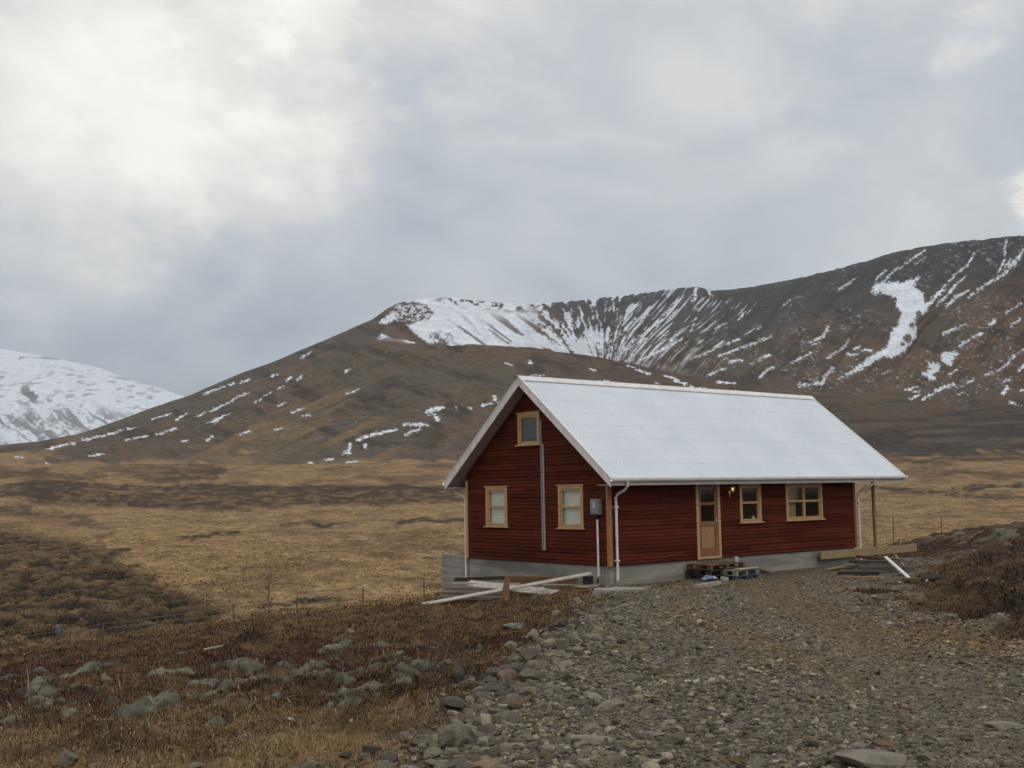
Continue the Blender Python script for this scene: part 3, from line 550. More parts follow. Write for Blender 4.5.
# ------------------------------------------------------------------ the house
M_wood = vary(mat('siding_stain', (.105, .017, .010), .75), (.052, .009, .006), (1.2, 1.2, 22), 5, .35, .62, .15, c3=(.125, .028, .018))
def siding_mat(name, axis):
    m = mat(name, (.105, .018, .011), .85, Specular_IOR_Level=.15); n = m.node_tree; p = n.nodes['Principled BSDF']
    tcn = n.nodes.new('ShaderNodeTexCoord'); sp = n.nodes.new('ShaderNodeSeparateXYZ'); n.links.new(tcn.outputs['Object'], sp.inputs[0])
    fl = n.nodes.new('ShaderNodeMath'); fl.operation = 'MULTIPLY'; fl.inputs[1].default_value = 10; n.links.new(sp.outputs[2], fl.inputs[0])
    f2 = n.nodes.new('ShaderNodeMath'); f2.operation = 'FLOOR'; n.links.new(fl.outputs[0], f2.inputs[0])
    al = n.nodes.new('ShaderNodeMath'); al.operation = 'MULTIPLY_ADD'; al.inputs[1].default_value = .35; n.links.new(sp.outputs[axis], al.inputs[0])
    of = n.nodes.new('ShaderNodeMath'); of.operation = 'MULTIPLY'; of.inputs[1].default_value = 3.71; n.links.new(f2.outputs[0], of.inputs[0]); n.links.new(of.outputs[0], al.inputs[2])
    f3 = n.nodes.new('ShaderNodeMath'); f3.operation = 'FLOOR'; n.links.new(al.outputs[0], f3.inputs[0])
    cb = n.nodes.new('ShaderNodeCombineXYZ'); n.links.new(f2.outputs[0], cb.inputs[0]); n.links.new(f3.outputs[0], cb.inputs[1])
    wnz = n.nodes.new('ShaderNodeTexWhiteNoise'); n.links.new(cb.outputs[0], wnz.inputs[0])
    mp = n.nodes.new('ShaderNodeMapping'); mp.inputs['Scale'].default_value = (1.5, 1.5, 40); n.links.new(tcn.outputs['Object'], mp.inputs[0])
    no = n.nodes.new('ShaderNodeTexNoise'); no.inputs['Scale'].default_value = 1; no.inputs['Detail'].default_value = 5; n.links.new(mp.outputs[0], no.inputs[0])
    ad = n.nodes.new('ShaderNodeMath'); ad.operation = 'MULTIPLY_ADD'; ad.inputs[1].default_value = .5; n.links.new(wnz.outputs[0], ad.inputs[0]); n.links.new(no.outputs[0], ad.inputs[2])
    cr = n.nodes.new('ShaderNodeValToRGB'); n.links.new(ad.outputs[0], cr.inputs[0]); mr = cr.color_ramp
    sc_ = n.nodes.new('ShaderNodeMath'); sc_.operation = 'MULTIPLY'; sc_.inputs[1].default_value = .72; n.links.new(ad.outputs[0], sc_.inputs[0]); n.links.new(sc_.outputs[0], cr.inputs[0])
    mr.elements[0].position = .2; mr.elements[0].color = (.044, .0078, .0042, 1); mr.elements[1].position = .8; mr.elements[1].color = (.135, .030, .014, 1)
    e = mr.elements.new(.5); e.color = (.078, .0140, .0070, 1); n.links.new(cr.outputs[0], p.inputs['Base Color'])
    b = n.nodes.new('ShaderNodeBump'); b.inputs['Strength'].default_value = .2; b.inputs['Distance'].default_value = .005; n.links.new(no.outputs[0], b.inputs['Height']); n.links.new(b.outputs[0], p.inputs['Normal'])
    return m
M_sid_g = siding_mat('gable_siding', 1); M_sid_l = siding_mat('long_siding', 0)
M_pine = vary(mat('pine_casing', (.56, .35, .17), .6), (.45, .26, .115), (3, 3, 30), 4)
M_pine_d = vary(mat('stained_door_wood', (.27, .115, .05), .55), (.20, .075, .032), (25, 25, 3), 4)
M_panel = vary(mat('door_panel_wood', (.40, .24, .10), .6), (.28, .16, .065), (60, 60, 2), 3)
M_post = vary(mat('post_wood', (.30, .17, .07), .7), (.20, .105, .045), (20, 20, 3), 4)
M_timber = vary(mat('new_timber', (.36, .26, .13), .75), (.27, .18, .085), (4, 4, 40), 4)
M_white = vary(mat('white_metal', (.82, .80, .78), .4), (.70, .68, .66), (3, 3, 3), 4)
M_pipe = vary(mat('white_pipe', (.80, .75, .70), .4), (.66, .62, .57), (5, 5, 5), 4)
M_barge = vary(mat('painted_bargeboard', (.78, .73, .69), .55), (.66, .61, .57), (6, 6, 1.5), 4)
M_soff = vary(mat('soffit_boards', (.42, .36, .33), .8), (.32, .27, .25), (3, 20, 3), 4)
M_fasc = vary(mat('fascia_paint', (.62, .585, .56), .6), (.50, .47, .45), (3, 3, 12), 4)
M_grey = vary(mat('grey_enclosure', (.27, .265, .27), .5), (.2, .2, .205), (12, 12, 12), 4)
M_duct = vary(mat('grey_duct', (.26, .225, .225), .5), (.2, .175, .175), (9, 9, 3), 4)
M_black = mat('black_plastic', (.012, .012, .013), .5)
M_brass = mat('lamp_metal', (.55, .38, .2), .3, Metallic=.9)
M_roof = vary(mat('corrugated_steel', (.70, .75, .81), .38), (.62, .675, .745), (.6, .6, .6), 3, .35, .65)
M_conc = vary(mat('cast_concrete', (.34, .315, .26), .9), (.22, .21, .18), (.9, .9, 5), 6, .38, .62, .3, c3=(.17, .165, .15))
M_concd = vary(mat('board_marked_concrete', (.31, .29, .27), .9), (.20, .185, .18), (.8, .8, 9), 5, .4, .6, .3)
M_glass = bpy.data.materials.new('window_glass'); M_glass.use_nodes = True
gn = M_glass.node_tree; gn.nodes.clear(); go = gn.nodes.new('ShaderNodeOutputMaterial'); gm = gn.nodes.new('ShaderNodeMixShader'); gt = gn.nodes.new('ShaderNodeBsdfTransparent'); gg = gn.nodes.new('ShaderNodeBsdfGlossy'); gg.inputs['Roughness'].default_value = .03
fl_ = gn.nodes.new('ShaderNodeLayerWeight'); fl_.inputs[0].default_value = .5; fp = gn.nodes.new('ShaderNodeMath'); fp.operation = 'POWER'; fp.inputs[1].default_value = 3.5; gn.links.new(fl_.outputs['Facing'], fp.inputs[0]); fr = gn.nodes.new('ShaderNodeMath'); fr.operation = 'MULTIPLY_ADD'; fr.inputs[1].default_value = .7; fr.inputs[2].default_value = .04; gn.links.new(fp.outputs[0], fr.inputs[0]); gt.inputs[0].default_value = (.95, .97, .95, 1)
gn.links.new(fr.outputs[0], gm.inputs[0]); gn.links.new(gt.outputs[0], gm.inputs[1]); gn.links.new(gg.outputs[0], gm.inputs[2]); gn.links.new(gm.outputs[0], go.inputs[0])
M_blind = vary(mat('white_blind', (.84, .83, .76), .9), (.75, .74, .67), (2, 2, 14), 3)
M_inpine = vary(mat('interior_pine', (.42, .30, .15), .6), (.32, .21, .10), (2, 2, 18), 3)
M_indark = mat('interior_floor', (.06, .045, .035), .8)

OX, OY, OZ, YAW, HW, HL = 2.4815, 29.3486, -1.9971, .69301, 6.1106, 11.2273
EO, ZE, ZR, G1, G2 = .5128, 2.3012, 5.2007, .4458, 2.2311
SLP = (ZR-ZE)/(HW/2+EO); ZB = .56          # house origin sits .56 m under the siding
house = empty('wooden_house', (OX, OY, OZ-ZB), YAW, label='dark red timber cabin with a white corrugated metal roof on a concrete base', cat='house')
HO = (0, 0, ZB)
def hmb(): return MB(HO)
def roof_z(y): return ZE+(min(y, HW-y)+EO)*SLP
T_R = .20                                   # roof build-up, vertical
def clap(kind, z0, z1, a, b, openings, pitch=.10, pos=0.0, top=None):
    """lap boards; kind 'x' = long wall at y=pos facing -y or +y, 'y' = gable at x=pos"""
    m = hmb(); sgn, axis = kind
    k = 0; z = z0
    while z < z1-1e-6:
        zt = min(z+pitch, z1); brk = sorted({z, zt, *[q for o in openings for q in (o[2], o[3]) if z < q < zt]})
        for q0, q1 in zip(brk[:-1], brk[1:]):
            ints0 = [a(q0), b(q0)]; ints1 = [a(q1), b(q1)]
            if ints1[1]-ints1[0] < .02: continue
            segs = [(ints0[0], ints0[1], ints1[0], ints1[1])]
            for o in openings:
                if o[2] <= q0+1e-6 and o[3] >= q1-1e-6:
                    ns = []
                    for (l0, r0, l1, r1) in segs:
                        if o[0] < min(r0, r1) and o[1] > max(l0, l1): ns += [(l0, o[0], l1, o[0]), (o[1], r0, o[1], r1)]
                        else: ns.append((l0, r0, l1, r1))
                    segs = ns
            p0 = .030-.025*(q0-z)/pitch; p1 = .030-.025*(q1-z)/pitch
            for l0, r0, l1, r1 in segs:
                def P(s, zz, pr): return (s, pos+sgn*pr, zz) if axis == 'x' else (pos+sgn*pr, s, zz)
                m.add([P(l0, q0, p0), P(r0, q0, p0), P(r1, q1, p1), P(l1, q1, p1)], [(0, 1, 2, 3)])
                if q0 == z: m.add([P(l0, q0, .004), P(r0, q0, .004), P(r0, q0, p0), P(l0, q0, p0)], [(0, 1, 2, 3)])
        z = zt
    return m
WIN_L = [(5.37, 6.36, .96, 2.10), (7.58, 9.45, .96, 2.10)]
WIN_G = [(4.16, 5.16, .96, 2.10), (.93, 1.93, .96, 2.10), (2.66, 3.62, 3.30, 4.20)]
DOOR = (3.43, 4.46, -.02, 2.10)
op = lambda w: (w[0]+.05, w[1]-.05, w[2]+.05, w[3]-.05)
clap((-1, 'x'), 0, 2.35, lambda z: 0, lambda z: HL, [op(w) for w in WIN_L]+[(DOOR[0]+.04, DOOR[1]-.04, -.1, 2.08)]).build('siding', M_sid_l, house)['label'] = 'dark red horizontal boards of the long entrance wall'
gz = lambda z: max(0, (z-(ZE+EO*SLP-T_R))/SLP)
clap((-1, 'y'), 0, ZR-T_R-.05, lambda z: gz(z), lambda z: HW-gz(z), [op(w) for w in WIN_G]).build('siding', M_sid_g, house)['label'] = 'dark red horizontal boards of the gable end'
clap((1, 'x'), 0, 2.35, lambda z: 0, lambda z: HL, [], pos=HW).build('siding', M_sid_l, house)['label'] = 'dark red boards of the back wall'
clap((1, 'y'), 0, ZR-T_R-.05, lambda z: gz(z), lambda z: HW-gz(z), [], pos=HL).build('siding', M_sid_g, house)['label'] = 'dark red boards of the porch end'
# interior (pine lined rooms seen through the panes)
m = hmb(); m.box(.1, HL-.1, .1, HW-.1, -.03, .02); m.build('floor', M_indark, house)
m = hmb(); m.box(.1, HL-.1, HW-.18, HW-.1, .02, 2.5); m.box(6.75, 6.82, .1, HW-.2, .02, 2.5); m.box(2.4, 2.47, .1, HW-.2, .02, 2.5); m.box(HL-.18, HL-.1, .1, HW-.2, .02, 2.5); m.box(.1, HL-.1, .1, HW-.2, 2.5, 2.56); m.box(7.9, 8.75, 2.3, 2.36, .02, 2.5)
m.build('interior_wall', M_inpine, house)
def window(rect, plane, panes, blind=False, cols=1, lower=.5):
    """plane 'x': on the long wall y=0 facing -y; 'y': on the gable x=0 facing -x"""
    a0, a1, z0, z1 = rect
    def bx(mb, s0, s1, d0, d1, q0, q1):      # d = distance outwards
        return mb.box(s0, s1, -d1, -d0, q0, q1) if plane == 'x' else mb.box(-d1, -d0, s0, s1, q0, q1)
    c = hmb(); w = .085
    bx(c, a0, a0+w, .0, .045, z0, z1-.002); bx(c, a1-w, a1, .0, .045, z0, z1-.002); bx(c, a0-.04, a1+.04, .0, .065, z1, z1+.035); bx(c, a0+w+.001, a1-w-.001, .0, .045, z1-.075, z1-.002)
    wi = c.build('window', M_pine, house, .004)
    s = hmb(); bx(s, a0-.06, a1+.06, -.02, .095, z0-.035, z0+.0); bx(s, a0+w+.001, a1-w-.001, 0, .05, z0+.002, z0+.04); s.build('sill', M_pine, wi, .004)
    i0, i1, j0, j1 = a0+w, a1-w, z0+.042, z1-.077; f = .05; fm = hmb()
    bx(fm, i0, i0+f, -.05, .02, j0, j1); bx(fm, i1-f, i1, -.05, .02, j0, j1); bx(fm, i0+f+.001, i1-f-.001, -.05, .02, j0, j0+f); bx(fm, i0+f+.001, i1-f-.001, -.05, .02, j1-f, j1)
    mid = [i0+(i1-i0)*k/cols for k in range(1, cols)]
    for x in mid: bx(fm, x-.045, x+.045, -.045, .024, j0+f+.001, j1-f-.001)
    if panes == 2:
        zm = j0+(j1-j0)*.52; xs = [i0+f]+[v for x in mid for v in (x-.046, x+.046)]+[i1-f]
        for k in range(0, len(xs), 2): bx(fm, xs[k]+.001, xs[k+1]-.001, -.045, .015, zm-.03, zm+.03)
    fm.build('frame', M_pine, wi)
    g = hmb(); bx(g, i0+f-.005, i1-f+.005, -.022, -.016, j0+f-.005, j1-f+.005); g.build('pane', M_glass, wi)
    rv = hmb(); d = .10                       # reveal lining behind the frame
    bx(rv, a0+.045, a0+.06, -d, -.001, z0+.03, z1-.03); bx(rv, a1-.06, a1-.045, -d, -.001, z0+.03, z1-.03); bx(rv, a0+.061, a1-.061, -d, -.001, z1-.06, z1-.045); bx(rv, a0+.061, a1-.061, -d, -.001, z0+.045, z0+.058); rv.build('reveal', M_inpine, wi)
    if blind:
        b = hmb(); n = 26
        for k in range(n):
            x0 = i0+(i1-i0)*k/n; x1 = i0+(i1-i0)*(k+1)/n; dd = .075+.008*math.sin(k*1.9); de = .075+.008*math.sin((k+1)*1.9)
            if plane == 'x': b.add([(x0, dd, z0+.03), (x1, de, z0+.03), (x1, de, z1-.03), (x0, dd, z1-.03)], [(0, 1, 2, 3)])
            else: b.add([(dd, x0, z0+.03), (de, x1, z0+.03), (de, x1, z1-.03), (dd, x0, z1-.03)], [(0, 1, 2, 3)])
        b.build('curtain_or_reflection', M_blind, wi)
    return wi
window(WIN_L[0], 'x', 2)['label'] = 'tall two-pane window beside the entrance lamp'
window(WIN_L[1], 'x', 2, cols=2)['label'] = 'wide four-pane window near the porch end'
window(WIN_G[0], 'y', 2, True)['label'] = 'left curtained window of the gable wall'
window(WIN_G[1], 'y', 2, True)['label'] = 'right curtained window of the gable wall'
window(WIN_G[2], 'y', 1)['label'] = 'small dark attic window under the ridge'
m = hmb(); m.box(7.70, 8.28, .14, .16, 1.0, 2.05); m.build('curtain_or_reflection', M_inpine, house)  # added tan panel, stands in for a reflection in the left panes
m = hmb(); m.box(8.62, 8.95, .5, .52, 1.55, 2.05); m.build('curtain_or_reflection', M_inpine, house)  # smaller added panel, stands in for the reflection high in the right pane
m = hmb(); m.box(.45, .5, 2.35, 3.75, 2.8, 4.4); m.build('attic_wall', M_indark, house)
# things on the inner sill: small white cup
m = hmb(); m.tube([(6.12, .1, 1.02), (6.12, .1, 1.13)], .04, 10, r2=.05); tag(m.build('flowerpot', M_white), 'small white pot on the sill inside the tall window', 'pot')
pot = bpy.data.objects['flowerpot']; pot.location = house.location; pot.rotation_euler = house.rotation_euler
# door
a0, a1, z0, z1 = DOOR
dm = hmb(); dm.box(a0, a0+.10, -.05, 0, z0, z1); dm.box(a1-.10, a1, -.05, 0, z0, z1); dm.box(a0+.101, a1-.101, -.05, 0, z0, z0+.07)
dm.build('door_casing', M_pine, house, .004)
d = hmb(); s0, s1, yb, yf = a0+.102, a1-.102, .03, -.018
d.box(s0, s0+.12, yf, yb, .052, 2.08); d.box(s1-.12, s1, yf, yb, .052, 2.08)
for q0, q1 in ((.052, .30), (.90, 1.04), (1.50, 1.58), (1.99, 2.08)): d.box(s0+.121, s1-.121, yf, yb, q0, q1)
door = d.build('door', M_pine_d, house, .004)
p_ = hmb(); k0, k1 = s0+.121, s1-.121; nb = 6
for k in range(nb): p_.box(k0+(k1-k0)*k/nb+.003, k0+(k1-k0)*(k+1)/nb-.003, .002, .02, .301, .899)
p_.box(k0, k1, .012, .022, .301, .899); p_.build('door_panel', M_panel, door)
g = hmb(); g.box(k0, k1, .004, .01, 1.041, 1.499); g.box(k0, k1, .004, .01, 1.581, 1.989); g.build('pane', M_glass, door)
h = hmb(); h.tube([(s1-.055, yf, 1.06), (s1-.055, yf-.05, 1.06)], .012, 8); h.tube([(s1-.055, yf-.05, 1.06), (s1-.165, yf-.055, 1.055)], .01, 8); h.box(s1-.075, s1-.035, yf-.008, yf, .98, 1.12); h.build('handle', mat('steel', (.6, .6, .6), .3, Metallic=1), door)
# corner boards
m = hmb(); m.box(-.045, 0, -.045, .045, -.03, 2.10); m.box(.001, .085, -.045, 0, -.03, 2.10); m.build('corner_board', vary(mat('corner_pine', (.36, .17, .06), .6), (.28, .12, .045), (10, 10, 2), 4), house, .003)
m = hmb(); m.box(-.045, 0, HW-.06, HW+.045, -.03, 2.32); m.build('corner_board', M_pine, house, .003)
m = hmb(); m.box(HL-.06, HL+.045, -.045, 0, -.03, 2.10); m.box(HL, HL+.045, .001, .10, -.03, 2.10); m.build('corner_board', M_pine_d, house, .003)
# foundation
m = hmb(); m.box(.03, HL-.03, .015, .25, -1.2, -.235); m.box(.015, .25, .251, HW-.25, -1.6, -.235); m.box(.045, HL-.045, .035, .25, -.232, -.035); m.box(.035, .25, .251, HW-.25, -.232, -.035); m.box(.03, HL-.03, HW-.249, HW-.03, -1.7, -.035); m.box(HL-.25, HL-.03, .251, HW-.25, -1.2, -.035)
m.build('foundation', M_conc, house)
m = hmb(); m.box(.031, HL-.031, .02, .26, -.034, .0); m.box(.02, .26, .261, HW-.02, -.034, 0); m.build('sill_plate', M_indark, house)
m = hmb(); m.box(.035, .27, HW+.0, 7.52, -1.8, .05); m.box(.271, 3.6, 7.27, 7.51, -1.9, .05)
m.build('terrace_wall', M_concd, house, .008)
# roof
def roof_sheet():
    m = hmb(); x0, x1 = -G1-.02, HL+G2+.02; n = int((x1-x0)/.1060)*6; ph = 2*math.pi/6
    ys = [-EO-.05, HW/2]
    for side in (0, 1):
        vs = []; fs = []
        rows = [-EO-.05, HW/4-EO/2, HW/2]
        for y in rows:
            for k in range(n+1):
                zz = ZE+(y+EO)*SLP+.017*math.cos(ph*k); vs.append((x0+(x1-x0)*k/n, y if side == 0 else HW-y, zz+.012))
        for r in range(2):
            for k in range(n):
                q = [r*(n+1)+k, r*(n+1)+k+1, (r+1)*(n+1)+k+1, (r+1)*(n+1)+k]; fs.append(tuple(q if side == 0 else q[::-1]))
        m.add(vs, fs)
    return m.build('roof', M_roof, house, smooth=True)
roof = roof_sheet()
# screws in courses
m = hmb()
for c_ in range(1, 8):
    y = -EO+(HW/2+EO)*c_/8
    for k in range(0, 91):
        x = -G1+.1+k*.152; z = ZE+(y+EO)*SLP+.024; m.add([(x-.012, y-.012, z-.008), (x+.012, y-.012, z-.008), (x+.012, y+.012, z+.012), (x-.012, y+.012, z+.012)], [(0, 1, 2, 3)])
m.build('screws', mat('screw_heads', (.40, .44, .5), .5), roof)['kind'] = 'stuff'
# ridge cap
m = hmb(); x0, x1 = -G1-.05, HL+G2+.05; w = .17
for sg in (1, -1):
    yy = lambda t: HW/2-sg*t
    m.add([(x0, yy(0), ZR+.06), (x1, yy(0), ZR+.06), (x1, yy(w), ZR+.06-w*SLP), (x0, yy(w), ZR+.06-w*SLP), (x0, yy(w), ZR+.04-w*SLP), (x1, yy(w), ZR+.04-w*SLP)], [(0, 1, 2, 3), (3, 2, 5, 4)])
m.build('ridge_cap', M_white, roof)
# roof deck and sloping soffit of the overhangs
def slab(x0, x1, y0, y1, t0, t1, side, mb):
    f = (lambda y: y) if side == 0 else (lambda y: HW-y)
    z = lambda y: ZE+(y+EO)*SLP
    V = [(x0, f(y0), z(y0)+t0), (x1, f(y0), z(y0)+t0), (x1, f(y1), z(y1)+t0), (x0, f(y1), z(y1)+t0), (x0, f(y0), z(y0)+t1), (x1, f(y0), z(y0)+t1), (x1, f(y1), z(y1)+t1), (x0, f(y1), z(y1)+t1)]
    return mb.add(V, [(0, 3, 2, 1), (4, 5, 6, 7), (0, 1, 5, 4), (1, 2, 6, 5), (2, 3, 7, 6), (3, 0, 4, 7)])
m = hmb()
for sd_ in (0, 1):
    nbd = 26
    for k in range(nbd):
        ya = -EO+.03+(HW/2+EO-.04)*k/nbd; yb_ = -EO+.03+(HW/2+EO-.04)*(k+1)/nbd-.012; slab(-G1+.03, HL+G2-.03, ya, yb_, -.185, -.165, sd_, m)
    slab(-G1+.03, HL+G2-.03, -EO+.03, HW/2-.01, -.163, -.03, sd_, m)
m.build('soffit', M_soff, roof)
for xa, xb in ((-G1-.005, -G1+.028), (HL+G2-.028, HL+G2+.005)):
    for sd_ in (0, 1):
        m = hmb(); slab(xa, xb, -EO-.03, HW/2-.001, -.225, .0, sd_, m); o = m.build('bargeboard', M_barge, roof)
        m = hmb(); slab(xa-.012, xb+.03 if xa < 0 else xb+.012, -EO-.05, HW/2-.001, .002, .045, sd_, m) if xa < 0 else slab(xa-.03, xb+.012, -EO-.05, HW/2-.001, .002, .045, sd_, m); m.build('verge_trim', M_white, roof)
# boxed eaves, fascia, gutters
for sd_ in (0, 1):
    f = (lambda y: y) if sd_ == 0 else (lambda y: HW-y)
    m = hmb(); m.box(-G1+.03, HL+G2-.03, f(-EO+.02), f(-.026), 2.095, 2.115); m.build('eaves_board', M_soff, roof)
    m = hmb(); m.box(-G1, HL+G2, f(-EO-.02), f(-EO+.018), 2.085, 2.275); m.build('fascia', M_fasc, roof)
    g = hmb(); yc_ = -EO-.085; n = 10; zc_ = 2.245; rg = .062
    prof = [(yc_-rg, zc_+.03)]+[(yc_-rg*math.cos(math.pi*k/n), zc_-rg*math.sin(math.pi*k/n)) for k in range(n+1)]+[(yc_+rg, zc_+.03)]
    inn_ = [(yc_+(y-yc_)*.93, z+.004) for y, z in prof]; P = prof+inn_[::-1]; np_ = len(P)
    g.add([(x, f(y), z) for x in (-G1-.01, HL+G2+.01) for y, z in P], [(k, (k+1) % np_, np_+(k+1) % np_, np_+k) for k in range(np_)]+[tuple(range(np_)), tuple(range(np_, 2*np_))])
    g.build('gutter', M_white, roof)
def pipe(name, pts, label=None):
    m = hmb(); m.tube(pts, .038, 12, caps=False); o = m.build(name, M_pipe, house, smooth=False)
    for p in o.data.polygons: p.use_smooth = len(p.vertices) == 4
    if label: o['label'] = label
    return o
def collar(o, pts):
    for (a, b, c, e, q, r) in pts: m = hmb(); m.box(a, b, c, e, q, r); m.build('bracket', M_pipe, o)
o = pipe('downpipe', [(.13, -.60, 2.19), (.13, -.60, 2.08), (.14, -.50, 1.98), (.19, -.16, 1.86), (.20, -.085, 1.78), (.20, -.085, 1.6), (.20, -.085, -.40)]); collar(o, [(.15, .25, -.135, -.02, 1.5, 1.54), (.15, .25, -.135, -.02, .1, .14)])
o = pipe('downpipe', [(11.55, -.60, 2.19), (11.55, -.60, 2.08), (11.52, -.50, 1.98), (11.40, -.17, 1.80), (11.36, -.085, 1.72), (11.36, -.085, 1.5), (11.36, -.085, -.46)]); collar(o, [(11.31, 11.41, -.135, -.02, 1.4, 1.44), (11.31, 11.41, -.135, -.02, .2, .24)])
o = pipe('downpipe', [(-.1, HW+.52, 2.19), (-.1, HW+.52, 2.08), (-.08, HW+.44, 1.99), (-.01, HW+.15, 1.84), (.0, HW+.10, 1.76), (.0, HW+.10, 1.5), (.0, HW+.10, -.60)])
# gable conduits, meter box, feed pipe
m = hmb(); m.box(-.075, -.026, 2.545, 2.60, .33, 3.98); m.build('conduit', M_duct, house)
m = hmb(); m.box(-.06, -.026, 2.485, 2.535, .33, 3.29); m.build('conduit', vary(mat('white_duct', (.42, .38, .37), .5), (.35, .31, .3), (9, 9, 3)), house)
m = hmb(); m.box(-.15, -.027, .20, .54, 1.33, 1.74); mbx = m.build('meter_box', M_grey, house, .012)
m = hmb(); m.box(-.17, -.152, .23, .51, 1.36, 1.71); m.build('box_lid', M_grey, mbx, .008)
m = hmb(); m.box(-.178, -.172, .31, .44, 1.50, 1.66); m.build('meter_window', mat('meter_glass', (.45, .45, .47), .15), mbx)
m = hmb(); m.tube([(-.09, .37, 1.33), (-.09, .37, 1.25)], .03, 8); m.build('gland', M_black, mbx)
m = hmb(); m.tube([(-.075, .35, 1.20), (-.075, .35, -.32)], .03, 10); m.build('feed_pipe', M_pipe, house)
m = hmb(); m.tube([(-.09, .37, 1.25), (-.08, .35, 1.20)], .012, 8); m.build('cable', M_black, house); m = hmb(); m.tube([(-.075, .35, -.32), (-.08, .34, -.42), (-.16, .33, -.45), (-.2, .28, -.36), (-.15, .25, -.28)], .014, 8); m.build('cable', M_black, house)
# lamp
m = hmb(); m.tube([(4.9, -.027, 1.84), (4.9, -.05, 1.84)], .055, 12); m.tube([(4.9, -.05, 1.84), (4.9, -.12, 1.80), (4.9, -.17, 1.84), (4.9, -.17, 1.88)], .010, 8); m.tube([(4.9, -.17, 2.02), (4.9, -.17, 2.07)], .085, 10, r2=.015); m.tube([(4.9, -.17, 1.87), (4.9, -.17, 1.885)], .06, 10); m.tube([(4.82, -.06, 1.74), (4.87, -.09, 1.76), (4.83, -.1, 1.70)], .014, 8)
for k in range(6):
    a = k*math.pi/3; m.tube([(4.9+.055*math.cos(a), -.17+.055*math.sin(a), 1.88), (4.9+.078*math.cos(a), -.17+.078*math.sin(a), 2.02)], .005, 6)
lamp = m.build('wall_lamp', M_brass, house)
m = hmb(); m.tube([(4.9, -.17, 1.89), (4.9, -.17, 2.015)], .045, 12, r2=.066); m.build('lamp_glass', M_glass, lamp)
Mbulb = mat('bulb', (.9, .7, .4), .4); Mbulb.node_tree.nodes['Principled BSDF'].inputs['Emission Color'].default_value = (1, .55, .22, 1); Mbulb.node_tree.nodes['Principled BSDF'].inputs['Emission Strength'].default_value = 1.3
m = hmb(); m.tube([(4.9, -.17, 1.90), (4.9, -.17, 1.93), (4.9, -.17, 1.98)], .028, 10); m.build('bulb', Mbulb, lamp)
# porch post and edge beam
m = hmb(); m.tube([(12.38, .0, -.8), (12.38, 0, 2.09)], .058, 12); m.build('porch_post', M_post, house)
m = hmb(); m.box(9.08, 14.62, -.17, -.10, -.30, -.06); m.build('deck_beam', M_timber, house, .004)
m = hmb(); m.box(13.7, 13.76, -.09, -.03, -.4, .16); m.box(13.2, 13.26, -.09, -.03, -.9, -.05); m.build('deck_stud', M_timber, house)

# ------------------------------------------------------------------ boards, pallets and litter round the house
def hpt(u, v, z): c, s = math.cos(YAW), math.sin(YAW); return Vector((OX+u*c-v*s, OY+u*s+v*c, OZ+z))
def at_depth(px, py, D): t, e = ray(px, py); return Vector((t*D, D, e*D))
M_pl_white = vary(mat('white_board', (.50, .46, .41), .7), (.38, .34, .30), (8, 8, 8), 4)
M_pl_cream = vary(mat('cream_board', (.40, .34, .26), .7), (.30, .25, .18), (8, 8, 8), 4)
M_pl_grey = vary(mat('weathered_plank', (.16, .135, .11), .85), (.09, .072, .058), (4, 4, 30), 5)
M_pl_brown = vary(mat('brown_plank', (.20, .12, .065), .8), (.12, .07, .038), (4, 4, 30), 5)
M_pl_ply = vary(mat('plywood', (.24, .13, .065), .75), (.18, .095, .048), (3, 3, 12), 4)
M_pl_dark = vary(mat('dark_wet_wood', (.055, .038, .026), .8), (.03, .022, .016), (4, 4, 20), 4)
M_blue = vary(mat('blue_paint', (.05, .09, .14), .7), (.03, .055, .09), (9, 9, 9), 4)
def plank(name, a, b, w, h, m, label, cat='plank', group=None, twist=0, rz=None):
    a, b = Vector(a), Vector(b); base = (a+b)/2; mb = MB(); mb.bar(a-base, b-base, w, h, twist=twist)
    o = mb.build(name, m, None, .004); o.location = base
    return tag(o, label, cat, group)
GL = 'boards dumped by the gable wall'
def LP(px, py, D, dz=0): p = at_depth(px, py, D); return p+Vector((0, 0, dz))
plank('board', LP(422, 604.5, 28.2), LP(591, 573.5, 28.9), .14, .035, M_pl_white, 'long pale board lying slantwise over the plank heap, reaching highest at the right', 'board', GL, .35)
plank('board', LP(467, 583, 30.6), LP(556, 593, 28.6), .34, .03, M_pl_white, 'broad white board lying flat under the long slanting board', 'board', GL, .35)
plank('board', LP(500, 589.5, 29.5), LP(545, 588.5, 29.1), .18, .03, M_pl_white, 'short white board just right of the brown stake', 'board', GL, .2)
plank('plank', LP(452, 583.5, 30.6), LP(520, 584, 30.2), .20, .04, M_pl_cream, 'tan plank on top at the left end of the heap', 'plank', GL)
plank('plank', LP(446, 588.5, 30.0), LP(535, 590, 29.6), .22, .06, M_pl_brown, 'light brown plank in the second layer of the heap', 'plank', GL)
plank('plank', LP(442, 592.5, 29.7), LP(528, 594.5, 29.3), .22, .06, M_pl_grey, 'grey plank in the third layer of the heap', 'plank', GL)
plank('plank', LP(440, 597, 29.4), LP(560, 599.5, 28.6), .30, .08, M_pl_grey, 'wide grey plank at the foot of the heap', 'plank', GL)
plank('plank', LP(520, 594.5, 29.0), LP(566, 597, 28.9), .26, .12, M_pl_grey, 'thick grey plank end right of the stake', 'plank', GL)
plank('board', LP(506, 580, 31.2), LP(556, 580.5, 30.0), .06, .24, M_pl_ply, 'brown plywood sheet leaning behind the brown stake', 'board', GL, .2)
plank('board', LP(552, 580.5, 30.0), LP(577, 581.5, 29.4), .06, .20, M_pl_ply, 'reddish plywood piece leaning near the meter pipe', 'board', GL, .2)
